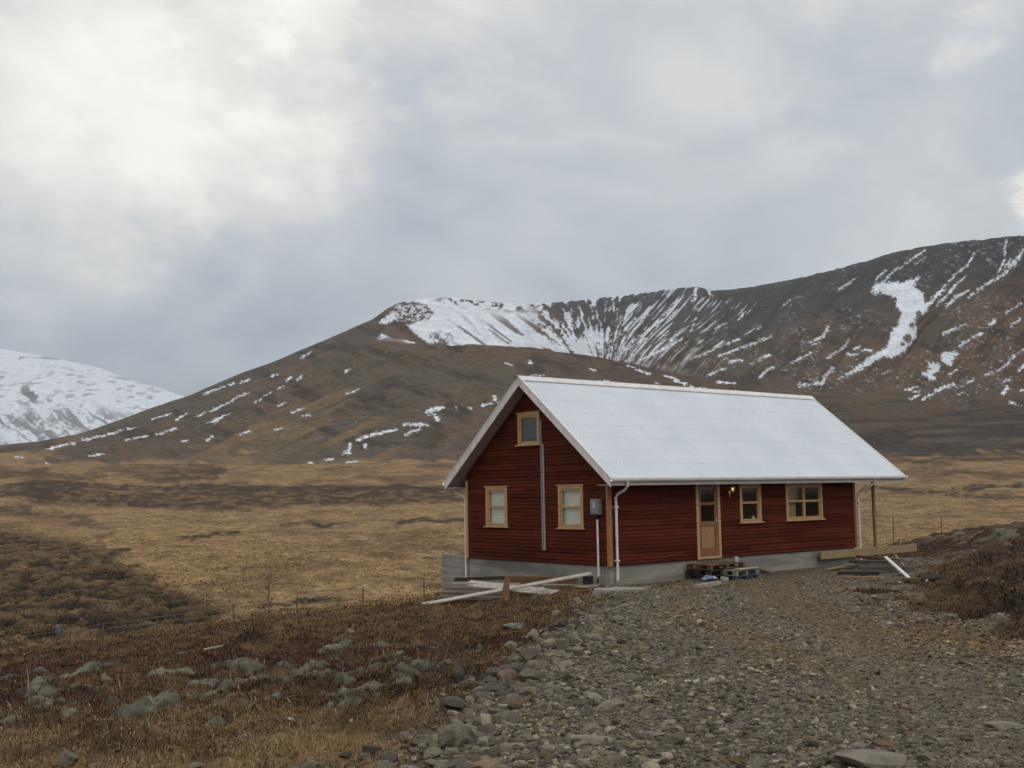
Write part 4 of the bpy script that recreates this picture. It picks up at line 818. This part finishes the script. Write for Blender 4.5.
plank('board', LP(543, 584.5, 29.3), LP(598, 585.5, 28.8), .16, .03, M_pl_cream, 'cream board lying along the wall below the meter pipe', 'board', GL)
plank('board', LP(575, 586.5, 28.8), LP(604, 588, 28.7), .18, .03, M_pl_cream, 'short cream board at the right end of the heap', 'board', GL)
plank('plank', LP(545, 588, 29.2), LP(580, 587.5, 28.9), .22, .05, M_pl_brown, 'brown plank under the cream boards', 'plank', GL)
plank('plank', LP(536, 596, 28.9), LP(572, 592, 28.8), .14, .07, M_pl_dark, 'dark wet plank poking out of the heap under the white board', 'plank', GL)
plank('plank', LP(455, 579.5, 32.2), LP(512, 577.5, 31.4), .10, .10, M_pl_dark, 'dark wet beam lying behind the white boards', 'plank', GL)
# stake: two pointed boards standing
mb = MB(); p = LP(505.5, 588, 28.3); zt = LP(507, 574.5, 28.3).z-p.z; zb = LP(503, 601, 28.3).z-p.z-.1
mb.add([(-.16, -.03, zb), (.07, -.03, zb), (.12, -.03, zt), (0, -.03, zt-.02), (-.16, .03, zb), (.07, .03, zb), (.12, .03, zt), (0, .03, zt-.02)], [(0, 1, 2, 3), (4, 7, 6, 5), (0, 4, 5, 1), (1, 5, 6, 2), (2, 6, 7, 3), (3, 7, 4, 0)])
o = mb.build('stake', M_pl_ply, None, .004); o.location = p; tag(o, 'brown wooden stake standing upright in front of the plank heap', 'stake')
# black box
mb = MB(); mb.box(-.13, .13, -.12, .12, 0, .2); mb.box(-.145, .145, -.135, .135, .2, .23); mb.tube([(-.1, -.14, .15), (0, -.17, .22), (.1, -.14, .15)], .008, 6)
o = mb.build('plastic_tub', M_black, None, .02); o.location = at_depth(588, 585.5, 29.0); tag(o, 'small black plastic tub beside the gable foundation', 'tub')
# concrete slab patch by the corner
mb = MB(); n = 18; rr = [1+.18*math.sin(k*1.7)+.1*math.sin(k*3.1) for k in range(n)]
P = [(.62*rr[k]*math.cos(k*2*math.pi/n), .45*rr[k]*math.sin(k*2*math.pi/n)) for k in range(n)]
mb.add([(x, y, -.1) for x, y in P]+[(x*.93, y*.93, .05) for x, y in P], [tuple(range(n, 2*n))]+[(k, (k+1) % n, n+(k+1) % n, n+k) for k in range(n)])
g0 = ground_at(620, 590.5); o = mb.build('flat_stone', M_conc, None, .015); o.location = (g0[0], g0[1], g0[2]); tag(o, 'flat pale concrete patch on the gravel at the near house corner', 'slab')
# pallets
def pallet(loc, rz, w, d, m, label, tilt=0, h=.145, blocks=3):
    r = empty('pallet', loc, rz, label=label, cat='pallet', group='pallets stacked under the door'); r.rotation_euler = (tilt, 0, rz)
    mb = MB()
    for k in range(7): y = -d/2+.05+(d-.1)*k/6; mb.box(-w/2, w/2, y-.048, y+.048, h-.022, h)
    mb.build('deck', m, r)
    for x in [-w/2+.05+(w-.1)*k/(blocks-1) for k in range(blocks)]:
        mb = MB()
        for y in (-d/2+.07, 0, d/2-.07): mb.box(x-.05, x+.05, y-.07, y+.07, .022, h-.0225)
        mb.box(x-.05, x+.05, -d/2, d/2, 0, .0215); mb.build('runner', m, r)
    return r
cz = -.545
c1 = hpt(5.05, -.75, cz); M_pal = vary(mat('pale_pallet_wood', (.30, .26, .20), .8), (.2, .17, .125), (9, 9, 9), 4)
pallet(hpt(3.95, -.95, -.56), YAW, 1.0, .8, M_blue, 'faded blue pallet at the bottom of the stack, touching the gravel')
pallet(hpt(3.95, -.93, -.413), YAW+.04, 1.0, .8, M_pal, 'pale pallet lying on the blue pallet')
pallet(hpt(3.40, -.50, -.54), YAW-.02, 1.0, .85, M_pl_dark, 'dark wet pallet at the bottom, left of the blue pallet')
pallet(hpt(3.40, -.50, -.393), YAW-.03, 1.0, .85, M_pl_dark, 'dark wet pallet in the middle under the door')
pallet(hpt(3.62, -.52, -.245), YAW+.02, 1.5, .85, vary(mat('rusty_brown_wood', (.20, .09, .045), .8), (.085, .05, .03), (5, 5, 5), 4), 'reddish brown pallet on top, forming the step below the door')
# small white block on top
mb = MB(); mb.box(-.06, .06, -.05, .05, 0, .12); mb.box(-.05, .05, -.04, .04, .12, .15); o = mb.build('paint_tin', M_pl_white, None, .008); o.location = hpt(4.22, -.75, -.098); o.rotation_euler = (0, 0, .4); tag(o, 'small off-white tin standing on the top pallet', 'tin')
plank('board', hpt(3.6, -1.27, -.245), hpt(4.4, -1.27, -.235), .22, .025, M_pl_white, 'narrow white board lying on the pale pallet', 'board')
_g1 = ground_at(697, 589); _g2 = ground_at(720, 586)
plank('board', (_g1[0], _g1[1], _g1[2]+.06), (_g2[0], _g2[1], _g2[2]+.08), .12, .09, M_pl_cream, 'short pale beam lying on the gravel in front of the bag', 'board')
# bag
def lump(name, loc, s, m, label, cat, seed=0, rz=0, amp=.25, sub=3, smooth=True, cuts=0):
    import bmesh
    bm = bmesh.new(); bmesh.ops.create_icosphere(bm, subdivisions=sub, radius=1)
    r_ = random.Random(seed); pl = []
    for _ in range(cuts):
        n = Vector((r_.gauss(0, 1), r_.gauss(0, 1), r_.gauss(0, .8))).normalized(); pl.append((n, r_.uniform(.48, .80)))
    co = np.array([v.co[:] for v in bm.verts]); nn = fbm(co[:, 0]*1.3+seed*3.1+co[:, 2], co[:, 1]*1.3+seed*1.7-co[:, 2]*.7, 90, 4); n2 = fbm(co[:, 0]*6+seed+co[:, 2]*3, co[:, 1]*6-co[:, 2]*4, 91, 3)
    for v, a, b in zip(bm.verts, nn, n2):
        k = 1+(a-.5)*amp*2+(b-.5)*amp*.35; p = v.co*k
        for n, d_ in pl:
            e = p.dot(n)-d_
            if e > 0: p -= n*e*.97
        v.co = (p.x*s[0], p.y*s[1], p.z*s[2])
    me = bpy.data.meshes.new(name); bm.to_mesh(me); bm.free(); me.materials.append(m)
    for p in me.polygons: p.use_smooth = smooth
    o = bpy.data.objects.new(name, me); COL.objects.link(o); o.location = loc; o.rotation_euler = (0, 0, rz)
    if label: tag(o, label, cat)
    return o
M_bag = vary(mat('plastic_bag', (.045, .065, .17), .4), (.42, .45, .52), (9, 9, 14), 3, .5, .6)
lump('plastic_bag', hpt(2.62, -1.12, -.44), (.25, .16, .09), M_bag, 'crumpled blue and white plastic bag at the foot of the pallets', 'bag', 3, YAW)
lump('bin_bag', hpt(2.85, -1.1, -.55), (.42, .2, .09), M_black, 'black plastic sheet bundle under the blue and white bag', 'bag', 4, YAW, .35)
mb = MB(); mb.box(-.11, .11, -.07, .07, 0, .1); mb.box(-.1, -.02, -.07, .07, .1, .115); o = mb.build('carton', M_pl_white, None, .006); o.location = hpt(3.12, -1.22, -.53); o.rotation_euler = (.1, 0, YAW+.2); tag(o, 'little white carton between the bag and the pallets', 'carton')
# torn cardboard box
mb = MB(); w, d_, h_, t_ = .30, .22, .26, .008
mb.box(-w, w, -d_, d_, 0, t_); mb.box(-w, -w+t_, -d_, d_, t_+.001, h_); mb.box(w-t_, w, -d_, d_, t_+.001, h_*.8); mb.box(-w+t_+.001, w-t_-.001, d_-t_, d_, t_+.001, h_); mb.box(-w+t_+.001, w-t_-.001, -d_, -d_+t_, t_+.001, h_*.55)
mb.add([(w, -d_, h_*.8), (w, d_, h_*.8), (w+.15, d_, h_*.95), (w+.15, -d_, h_*.9)], [(0, 1, 2, 3), (3, 2, 1, 0)])
o = mb.build('cardboard_box', vary(mat('wet_cardboard', (.22, .17, .12), .85), (.10, .075, .055), (7, 7, 7), 4)); o.location = hpt(5.1, -.72, -.57); o.rotation_euler = (.12, .1, YAW-.3); tag(o, 'torn open cardboard box right of the pallet stack', 'box')
# right pile
def GP(px, py, dz=0): x, y, z = ground_at(px, py); return Vector((x, y, z+dz))
GR = 'offcuts lying by the porch end'
plank('plank', GP(842, 579, .05), GP(883, 580, .05), .11, .05, M_timber, 'clean yellow plank lying on the gravel in front of the offcuts', 'plank', GR)
plank('plank', GP(827, 571, .05), GP(861, 566, .10), .12, .045, M_timber, 'thin yellow plank slanting up towards the right downpipe', 'plank', GR)
plank('plank', GP(853, 569, .22), GP(894, 570, .22), .30, .10, M_pl_grey, 'thick grey plank on top of the offcut pile', 'plank', GR)
plank('plank', GP(872, 566, .22), GP(908, 566.5, .2), .25, .08, vary(mat('silver_plank', (.27, .24, .21), .85), (.18, .155, .13), (4, 4, 30), 5), 'silvery plank at the back of the offcut pile', 'plank', GR)
plank('plank', GP(838, 575, .06), GP(880, 575, .06), .22, .09, M_pl_dark, 'dark plank at the front of the offcut pile', 'plank', GR)
plank('plank', GP(860, 572.5, .12), GP(912, 571.5, .10), .25, .09, M_pl_grey, 'grey plank under the white gutter length', 'plank', GR)
plank('plank', GP(858, 566, .30), GP(902, 569, .25), .12, .07, M_pl_brown, 'brown plank slanting down from under the deck beam', 'plank', GR)
plank('plank', GP(896, 567, .34), GP(904, 568, .05), .05, .05, M_timber, 'short yellow stick leaning below the deck beam', 'plank', GR)
plank('gutter_length', GP(886, 572, .42), GP(909, 581, .05), .09, .05, M_white, 'white gutter length sloping off the offcut pile', 'gutter')
plank('plank', GP(905, 582, .05), GP(922, 582, .05), .2, .08, M_pl_brown, 'stubby brown plank at the foot of the white gutter length', 'plank', GR)
M_rock_d = vary(mat('dark_rock', (.05, .042, .036), .9), (.09, .08, .07), (6, 6, 6), 5, bump=.4)
g0 = ground_at(934, 580.5); lump('boulder', (g0[0], g0[1], g0[2]+.05), (.36, .26, .17), M_rock_d, 'low dark boulder right of the white gutter length', 'boulder', 8, .3, .35, 4, False, cuts=12)
g0 = ground_at(927, 583); lump('stone', (g0[0], g0[1], g0[2]+.04), (.035, .035, .03), M_pl_white, 'tiny white stone in front of the low dark boulder', 'stone', 9, .3, .2)
# ------------------------------------------------------------------ boulders one can point to
M_rk = [vary(mat('basalt_grey', (.145, .123, .092), .9), (.082, .069, .052), (5, 5, 5), 6, bump=.5, c3=(.175, .15, .11)),
        vary(mat('basalt_dark', (.075, .064, .050), .9), (.044, .037, .029), (6, 6, 6), 6, bump=.5),
        vary(mat('basalt_pale', (.215, .188, .142), .9), (.135, .116, .086), (6, 6, 6), 6, bump=.4),
        vary(mat('rhyolite_pink', (.19, .115, .08), .9), (.12, .08, .06), (6, 6, 6), 6, bump=.4),
        vary(mat('lichen_rock', (.20, .20, .155), .95), (.085, .078, .06), (9, 9, 9), 6, .42, .6, bump=.5)]
BO = [
 (535, 681, 31, 18, 0, .9, 'smooth grey block-shaped boulder at the left edge of the gravel drive'),
 (531, 661, 30, 18, 0, .8, 'dark round boulder half sunk in the heath just above the smooth grey block'),
 (515, 682, 9, 16, 3, .8, 'thin reddish stone standing upright against the smooth grey block'),
 (508, 690, 20, 10, 1, .7, 'black flat stone in front of the smooth grey block'),
 (458, 681, 22, 19, 1, .9, 'isolated dark grey stone in the heath left of the rubble edge'),
 (460, 708, 14, 11, 2, .9, 'pale round stone at the left end of the rubble'),
 (427, 744, 34, 18, 1, .8, 'broad dark boulder where the rubble meets the dry grass'),
 (458, 739, 20, 13, 1, .8, 'black stone right of the broad dark boulder'),
 (515, 724, 23, 13, 0, .8, 'brown rounded stone lying on top of the gravel near the drive edge'),
 (551, 691, 26, 10, 0, .6, 'low tan stone right below the smooth grey block'),
 (524, 692, 18, 11, 0, .8, 'squarish grey stone between the black flat stone and the low tan one'),
 (589, 744, 62, 15, 2, .35, 'large flat slab of pale rock lying in the foreground gravel'),
 (66, 764, 28, 16, 0, .9, 'lone grey boulder in the dry grass at the lower left'),
 (98, 769, 24, 7, 0, .7, 'pale stone cut by the bottom edge in the dry grass'),
 (200, 769, 26, 9, 2, .6, 'flat pale stone in the grass beneath a dark tuft'),
 (506, 753, 26, 11, 2, .7, 'pale greenish cobble in the foreground rubble'),
 (880, 766, 90, 22, 2, .4, 'long pale bedrock slab at the bottom edge of the drive'),
 (862, 747, 24, 8, 2, .5, 'pale oval stone just behind the long bedrock slab'),
 (515, 628, 36, 11, 4, .5, 'lichen covered flat rock slanting out of the brown heath'),
 (562, 651, 18, 14, 0, .8, 'grey boulder at the upper end of the rubble edge'),
 (592, 640, 24, 9, 2, .7, 'pale rounded stone among the upper rubble'),
 (652, 737, 34, 10, 2, .4, 'flat tan stone in the gravel right of the large slab'),
 (563, 626, 17, 13, 1, .9, 'dark peaty lump of stone at the top of the rubble edge'),
 (1005, 727, 40, 9, 2, .4, 'flat pale stone low in the gravel at the right edge')]
for k, (px, py, w, h, mi, fl, lab) in enumerate(BO):
    x, y, z = ground_at(px, py); s = y/FPX
    fz = h*s/2*(1.0 if fl > .6 else .55); dz = fz*.45
    lump('boulder', (x, y+w*s*.15, z+dz), (w*s/2*1.05, w*s/2*(.8 if fl > .6 else .9), fz*1.25), M_rk[mi], lab, 'boulder', 20+k*3, random.uniform(-.4, .4), .26, 4, False, 14)
# ------------------------------------------------------------------ rubble along the drive
import bmesh
protos = []
for k in range(9):
    m_ = M_rk[(0, 2, 0, 1, 2, 0, 3, 0, 1)[k]]
    o = lump('stone', (0, 0, 0), (1, random.uniform(.65, .95), random.uniform(.45, .7)), m_, None, None, 200+k*7, 0, .28, 3, False, 12); protos.append(o)
EDGE = [(-.85, 7.28), (-.62, 8.6), (-.45, 11), (.05, 13.7), (.85, 19), (1.7, 24), (2.0, 26.5)]
for k in range(130):
    t = random.random()**.8*(len(EDGE)-1); i = min(int(t), len(EDGE)-2); f = t-i
    x = EDGE[i][0]*(1-f)+EDGE[i+1][0]*f+random.gauss(.0, .30)+.1; y = EDGE[i][1]*(1-f)+EDGE[i+1][1]*f+random.gauss(0, .4)
    s = min(.22, .045*math.exp(random.gauss(.25, .45))+.004*y*.4)
    z = float(height(np.array([x]), np.array([y]))[0]); src = protos[k % 9]
    o = src if k < 9 else src.copy()
    if k >= 9: COL.objects.link(o)
    o.location = (x, y, z+s*.18); o.scale = (s, s, s); o.rotation_euler = (random.uniform(-.3, .3), random.uniform(-.3, .3), random.uniform(0, 6.3))
    kind_ = ('grey', 'pale', 'grey', 'dark', 'pale', 'grey', 'pinkish brown', 'grey', 'dark')[k % 9]
    where_ = 'foreground end of the rubble edge, nearest the viewer' if y < 10 else 'rubble beside the smooth grey block boulder' if y < 16.5 else 'far end of the rubble edge, towards the cabin'
    tag(o, kind_+' angular stone in the '+where_, 'stone', kind_+' rubble stones, '+('near' if y < 10 else 'middle' if y < 16.5 else 'far')+' part of the drive edge')

# ------------------------------------------------------------------ gravel and vegetation (countless)
def ico():
    p = (1+5**.5)/2; V = np.array([(-1, p, 0), (1, p, 0), (-1, -p, 0), (1, -p, 0), (0, -1, p), (0, 1, p), (0, -1, -p), (0, 1, -p), (p, 0, -1), (p, 0, 1), (-p, 0, -1), (-p, 0, 1)])/math.sqrt(1+p*p)
    F = np.array([(0, 11, 5), (0, 5, 1), (0, 1, 7), (0, 7, 10), (0, 10, 11), (1, 5, 9), (5, 11, 4), (11, 10, 2), (10, 7, 6), (7, 1, 8), (3, 9, 4), (3, 4, 2), (3, 2, 6), (3, 6, 8), (3, 8, 9), (4, 9, 5), (2, 4, 11), (6, 2, 10), (8, 6, 7), (9, 8, 1)])
    return V, F
IV, IF = ico()
def frustum_points(n, D0, D1, p0, p1):
    D = np.exp(rng.uniform(math.log(D0), math.log(D1), n)); px = rng.uniform(p0, p1, n)
    t = np.interp(px, [-400, 1500], [ray(-400, 600)[0], ray(1500, 600)[0]]); return t*D, D
def gravel():
    N = 150000; x, y = frustum_points(N, 5.6, 40, -60, 1120)
    rs = road_sd(x, y); ks = rng.random(N)
    near_edge = np.exp(-np.maximum(-rs, 0)/.22); keep = ks < np.where(rs > 0, 1, near_edge*.8)
    # scattered gravel also lies in the grass at the lower left and on the bank to the right
    keep |= (ks < .05) & (y < 12); keep |= (ks < .28) & (x > 4.5) & (y < 31); keep &= (house_d(x, y) > .15)
    x, y = x[keep], y[keep]; n = len(x); rs = rs[keep]
    s = np.exp(rng.normal(math.log(.0088), .58, n))*(1+1.0*np.exp(-np.abs(rs-.3)/.7))+y*.00042
    big = rng.random(n) < np.where(x > 1.8, .006, .014); s = np.where(big, s*2.6, s); s = np.minimum(s, np.where(x > 1.8, .06, .10))
    track = np.exp(-((x-(.15*y+2.2))/1.0)**2)+np.exp(-((x-(.15*y+4.6))/1.0)**2); s *= 1-.35*np.clip(track, 0, 1)
    z = height(x, y)
    V = IV[None]*(1+rng.uniform(-.28, .28, (n, 12, 1))); sc = np.stack([rng.uniform(.9, 1.5, n), rng.uniform(.7, 1.1, n), rng.uniform(.35, .75, n)], 1)*s[:, None]
    V = V*sc[:, None, :]; tilt = rng.normal(0, .25, n); c, s_ = np.cos(tilt)[:, None], np.sin(tilt)[:, None]; V = np.stack([V[..., 0]*c-V[..., 2]*s_, V[..., 1], V[..., 0]*s_+V[..., 2]*c], -1)
    a = rng.uniform(0, 6.28, n); c, s_ = np.cos(a)[:, None], np.sin(a)[:, None]; V = np.stack([V[..., 0]*c-V[..., 1]*s_, V[..., 0]*s_+V[..., 1]*c, V[..., 2]], -1)
    V += np.stack([x, y, z+s*.12], 1)[:, None, :]
    F = IF[None]+(np.arange(n)*12)[:, None, None]
    col = np.array((.160, .135, .100))*np.exp(rng.normal(-.18, .42, n))[:, None]
    k = rng.random(n); col = np.where((k < .09)[:, None], col*np.array((1.18, .98, .78)), col); col = np.where((k > .90)[:, None], col*1.75, col); col = np.where(((k > .09) & (k < .2))[:, None], col*.55, col); col = np.where(((k > .2) & (k < .3))[:, None], col*np.array((.9, .98, 1.05)), col)
    och_ = (sst(.46, .62, fbm(x*.75+2, y*.11, 46, 3))*sst(2.2, 3.5, x)*(1-sst(7, 8.6, x))*sst(9, 14, y)+.6*(1-sst(.3, 1.1, np.abs(x-(3.2+.1*y)+(fbm(x*.7, y*.5, 31, 4)-.5))))*sst(10, 15, y)); col = mix(col, col*np.array((1.25, .98, .62)), np.clip(och_, 0, 1)*.8)
    m = vcol('gravel_stone', fine=(60, .22), bump=(90, .4, .006))
    tag(mesh_np('gravel', V.reshape(-1, 3), F.reshape(-1, 3), m, np.repeat(np.minimum(col, .36), 12, 0), False), kind='stuff')
gravel()
M_grass = vcol('dry_grass', rough=.9, fine=(3, .15), bump=None); M_grass.node_tree.nodes['Principled BSDF'].inputs['Specular IOR Level'].default_value = .1
def blades(name, x, y, h, w, col, lean, up=1.0):
    n = len(x); z = height(x, y); a = rng.uniform(0, 6.28, n); b = rng.uniform(0, 6.28, n); l = lean*rng.uniform(.35, 1.35, n)
    dx, dy = np.cos(a)*w/2, np.sin(a)*w/2; tip = np.stack([x+np.cos(b)*l*h*1.3, y+np.sin(b)*l*h*1.3, z+h*np.cos(np.minimum(l, 1.3))*up], 1)
    mid = np.stack([x+np.cos(b)*l*h*.35, y+np.sin(b)*l*h*.35, z+h*.6*up], 1); off = np.stack([dx, dy, 0*dx], 1); base = np.stack([x, y, z-.01], 1)
    V = np.stack([base-off, base+off, mid+off*.8, mid-off*.8, tip], 1).reshape(-1, 3); i = (np.arange(n)*5)[:, None]
    F = np.concatenate([i+np.array([[0, 1, 2]]), i+np.array([[0, 2, 3]]), i+np.array([[3, 2, 4]])])
    c = np.repeat(col, 5, 0); c = c.reshape(n, 5, 3); c[:, 4] *= 1.15
    tag(mesh_np(name, V, F, M_grass, c.reshape(-1, 3), True), kind='stuff')
def veg():
    N = 480000; x, y = frustum_points(N, 5.8, 44, -110, 1120)
    rs = road_sd(x, y); bw = brow(x, y); k = rng.random(N)
    hm = lumps(x, y, HUM); mf = moss_field(x, y)
    keep = (rs < .05+.25*(fbm(x*2, y*2, 92, 2)-.5)) & (y < bw+5) & (house_d(x, y) > .12)
    cl = sst(.42, .58, fbm(x*2.2, y*2.2, 93, 3)); keep &= k < (.35+.65*cl)
    keep &= ~((hm > .025) & (rng.random(N) < .88)); keep &= ~((mf > .4) & (rng.random(N) < .65))
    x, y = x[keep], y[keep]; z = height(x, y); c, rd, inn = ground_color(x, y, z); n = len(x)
    hea = sst(10.5, 12, y+(fbm(x*.7, y*.5, 31, 4)-.5)*3); hea = np.maximum(hea*(1-.4*sst(24, 28, y)), sst(4.5, 6.5, x))
    lum = c.mean(1)
    c = np.where((lum > .15)[:, None] & (hea > .5)[:, None], c*.55, c)
    var = np.exp(rng.normal(.12, .38, n))[:, None]; c = c*var
    pk = rng.random(n); c = np.where(((pk < .12) & (hea < .5))[:, None], np.array((.34, .25, .13))*var*.9, c); c = np.where(((pk < .06) & (hea > .5))[:, None], np.array((.20, .13, .07))*var, c)
    dk = lumps(x, y, DARKH) > .03; c = np.where(dk[:, None], c*.8, c)
    h = np.where(hea > .5, rng.uniform(.03, .11, n), rng.uniform(.025, .085, n))*(1+.5*dk)*(.5+.5*sst(0, .5, -road_sd(x, y)))*(1+y*.012); w = (.0035+y*.00042)*rng.uniform(.7, 1.4, n)*np.where(hea > .5, 1.0, .9)
    g = hea < .5
    blades('dry_grass', x[g], y[g], h[g]*.8, w[g], np.minimum(c[g], .42), 1.15)
    blades('heather', x[~g], y[~g], h[~g]*.62, w[~g]*1.15, np.minimum(c[~g], .36), 1.0)
veg()
def moss():
    N = 90000; x, y = frustum_points(N, 9, 44, -110, 1120); hm = lumps(x, y, HUM); mf = moss_field(x, y)
    keep = ((hm > .038) | (mf > .35) | ((x > 6) & (y > 30) & (fbm(x*.8, y*.8, 45, 4) > .58))) & (road_sd(x, y) < -.1) & (house_d(x, y) > .3) & (y < brow(x, y))
    x, y, hm = x[keep], y[keep], hm[keep]; n = len(x); v = np.exp(rng.normal(0, .28, n))[:, None]*(.8+.5*sst(.0, .15, hm))[:, None]
    blades('moss', x, y, rng.uniform(.005, .018, n), (.006+y*.0009)*rng.uniform(.7, 1.3, n), np.array((.185, .175, .115))*v*.85, .5)
moss()
def tufts():
    # coarse tussock grass out on the plain, a fringe of clumps with open grass between
    N = 150000; x, y = frustum_points(N, 33, 130, -100, 1120); bw = brow(x, y); k = fbm(x*.9, y*.6, 94, 3)
    keep = (y > bw+2) & (rng.random(N) < .15+.85*sst(.40, .60, k)); x, y = x[keep], y[keep]; z = height(x, y); c, _, _ = ground_color(x, y, z)
    v = np.exp(rng.normal(.0, .16, len(x)))[:, None]; blades('tussock_grass', x, y, rng.uniform(.03, .09, len(x)), .03+y*.0013, np.minimum(c*v*1.38, .4), 1.3)
tufts()

# ------------------------------------------------------------------ fence, saplings, oddments
M_fpost = vary(mat('grey_fence_wood', (.13, .11, .09), .85), (.08, .068, .055), (8, 8, 8), 4)
M_wire = mat('galvanised_wire', (.22, .22, .22), .5, Metallic=.6)
fps = [(-60, 652, 636, 26.5), (8.5, 648, 636.5, 27.5), (57, 642, 630, 28.5), (103.5, 633, 622.5, 29.5), (157, 627, 616, 30), (233.5, 620, 604, 30.5), (297, 613, 597, 31), (363, 606, 587, 32), (424, 600, 578, 33.5)]
fr_ = at_depth(233, 615, 30.5); fence = empty('wire_fence', fr_, 0, label='low wire fence of thin grey posts along the brow left of the cabin', cat='fence')
tops = []
for px, yb, yt, D in fps:
    a = at_depth(px, yb, D)-fr_; b = at_depth(px, yt, D)-fr_; tops.append((a, b)); mb = MB(); gz_ = float(height(np.array([a.x+fr_.x]), np.array([a.y+fr_.y]))[0])-fr_.z-.3
    mb.tube([(a.x, a.y, min(a.z, gz_)), tuple(b)], .019, 7); mb.build('post', M_fpost, fence)
for f in (.45, .9):
    for (a0_, b0_), (a1_, b1_) in zip(tops[:-1], tops[1:]):
        mb = MB(); p = a0_.lerp(b0_, f); q = a1_.lerp(b1_, f); md = (p+q)/2-Vector((0, 0, .03)); mb.tube([p, md, q], .004, 4); mb.build('wire', M_wire, fence)
fr2 = at_depth(893, 528, 52); fence2 = empty('wire_fence', fr2, 0, label='far pair of thin fence posts on the plain right of the porch', cat='fence')
tt_ = []
for px, yb, yt in ((893, 531, 515), (941, 527, 516)):
    a = at_depth(px, yb, 54)-fr2; b = at_depth(px, yt, 54)-fr2; mb = MB(); mb.tube([(a.x, a.y, a.z-1.5), tuple(b)], .024, 7); mb.build('post', M_fpost, fence2); tt_.append(b)
mb = MB(); mb.tube([tt_[0]*.97, (tt_[0]+tt_[1])/2-Vector((0, 0, .08)), tt_[1]*.97], .006, 4); mb.build('wire', M_wire, fence2)
M_bark = vary(mat('sapling_bark', (.13, .095, .07), .85), (.08, .06, .045), (20, 20, 20), 3)
def sapling(px, yb, yt, D, lean, lab, seed):
    r_ = random.Random(seed); a = at_depth(px, yb, D); gz_ = float(height(np.array([a.x]), np.array([a.y]))[0]); H = at_depth(px, yt, D).z-gz_
    o = empty('sapling', (a.x, a.y, gz_), 0, label=lab, cat='young tree', group='bare saplings planted along the fence')
    mb = MB(); pts = [Vector((lean*H*(i/7)+r_.gauss(0, .012), r_.gauss(0, .012), H*i/7-(.1 if i == 0 else 0))) for i in range(8)]; mb.tube(pts, .017, 6, r2=.005); mb.build('trunk', M_bark, o)
    mb = MB(); first = True
    for k in range(9):
        i = r_.randint(2, 6); p = pts[i]; q = r_.uniform(0, 6.28); l = r_.uniform(.15, .38)*(1-i/9)
        d = Vector((math.cos(q)*l, math.sin(q)*l, l*1.3)); mb2 = MB(); mb2.tube([p, p+d*.5+Vector((0, 0, -.01)), p+d], .006, 5, r2=.002); mb2.build('branch', M_bark, o)
    return o
sapling(56, 634, 565, 28.8, .02, 'bare sapling beside the blue tree tube at the far left', 1)
sapling(97, 632, 590, 29.6, .06, 'bare leaning sapling between the blue tube and the tallest sapling', 2)
sapling(134, 629, 574, 29.5, .0, 'tallest bare sapling, second post gap from the left', 3)
sapling(174, 622, 588, 30.2, .0, 'bare straight sapling right of the tallest one', 4)
sapling(206, 621, 584, 30.4, .01, 'bare sapling standing just before the brow rises', 5)
sapling(269, 616, 571, 30.8, .0, 'thin bare sapling standing apart at the right end of the row', 6)
mb = MB(); p = at_depth(58, 629, 28.6); mb.tube([(0, 0, -.10), (0, 0, .10)], .06, 10, r2=.055); o = mb.build('tree_tube', vary(mat('blue_plastic', (.12, .20, .28), .5), (.08, .14, .21), (9, 9, 9), 3), None, smooth=False); o.location = p; tag(o, 'small light blue plastic tube round the leftmost sapling', 'tree tube')
gp = ground_at(214, 651); plank('board', (gp[0]-.12*1.4, gp[1], gp[2]+.02), (gp[0]+.12*1.4, gp[1]+.1, gp[2]+.07), .06, .025, M_pl_cream, 'short weathered pale board lying on moss in the heath', 'board')
def twig(px, py, dx, dy, lab, k):
    x, y, z = ground_at(px, py); e = at_depth(px+dx, py+dy, y); mb = MB(); e = e-Vector((x, y, z)); mb.tube([(0, 0, -.02), tuple(e*.5+Vector((.01, 0, 0))), tuple(e)], .008, 5, r2=.003); o = mb.build('twig', M_pl_cream, None); o.location = (x, y, z); tag(o, lab, 'twig')
twig(153, 704, -6, -12, 'pale dry stalk leaning left over the big moss hummock', 1); twig(155, 704, 14, -13, 'pale dry stalk leaning right over the big moss hummock', 2)
twig(120, 688, -3, -12, 'pale dry stalk standing behind the big moss hummock', 3); twig(28, 690, -1, -22, 'tall brown dead stalk near the left moss mounds', 4); twig(11, 710, -4, -9, 'pale dry stalk by the leftmost moss mound', 5); twig(133, 680, 0, -6, 'short white stub of stalk in the heath', 6)

# ------------------------------------------------------------------ haze
mb = MB(); mb.box(-9600, 9600, -300, 9600, -10, 1400); Mh = bpy.data.materials.new('haze_air'); Mh.use_nodes = True; hn = Mh.node_tree; hn.nodes.clear()
ho = hn.nodes.new('ShaderNodeOutputMaterial'); hv = hn.nodes.new('ShaderNodeVolumePrincipled'); hv.inputs['Color'].default_value = (.86, .92, 1, 1); hv.inputs['Density'].default_value = 3.8e-5; hv.inputs['Anisotropy'].default_value = .2; hn.links.new(hv.outputs[0], ho.inputs['Volume'])
tag(mb.build('haze', Mh), kind='stuff')
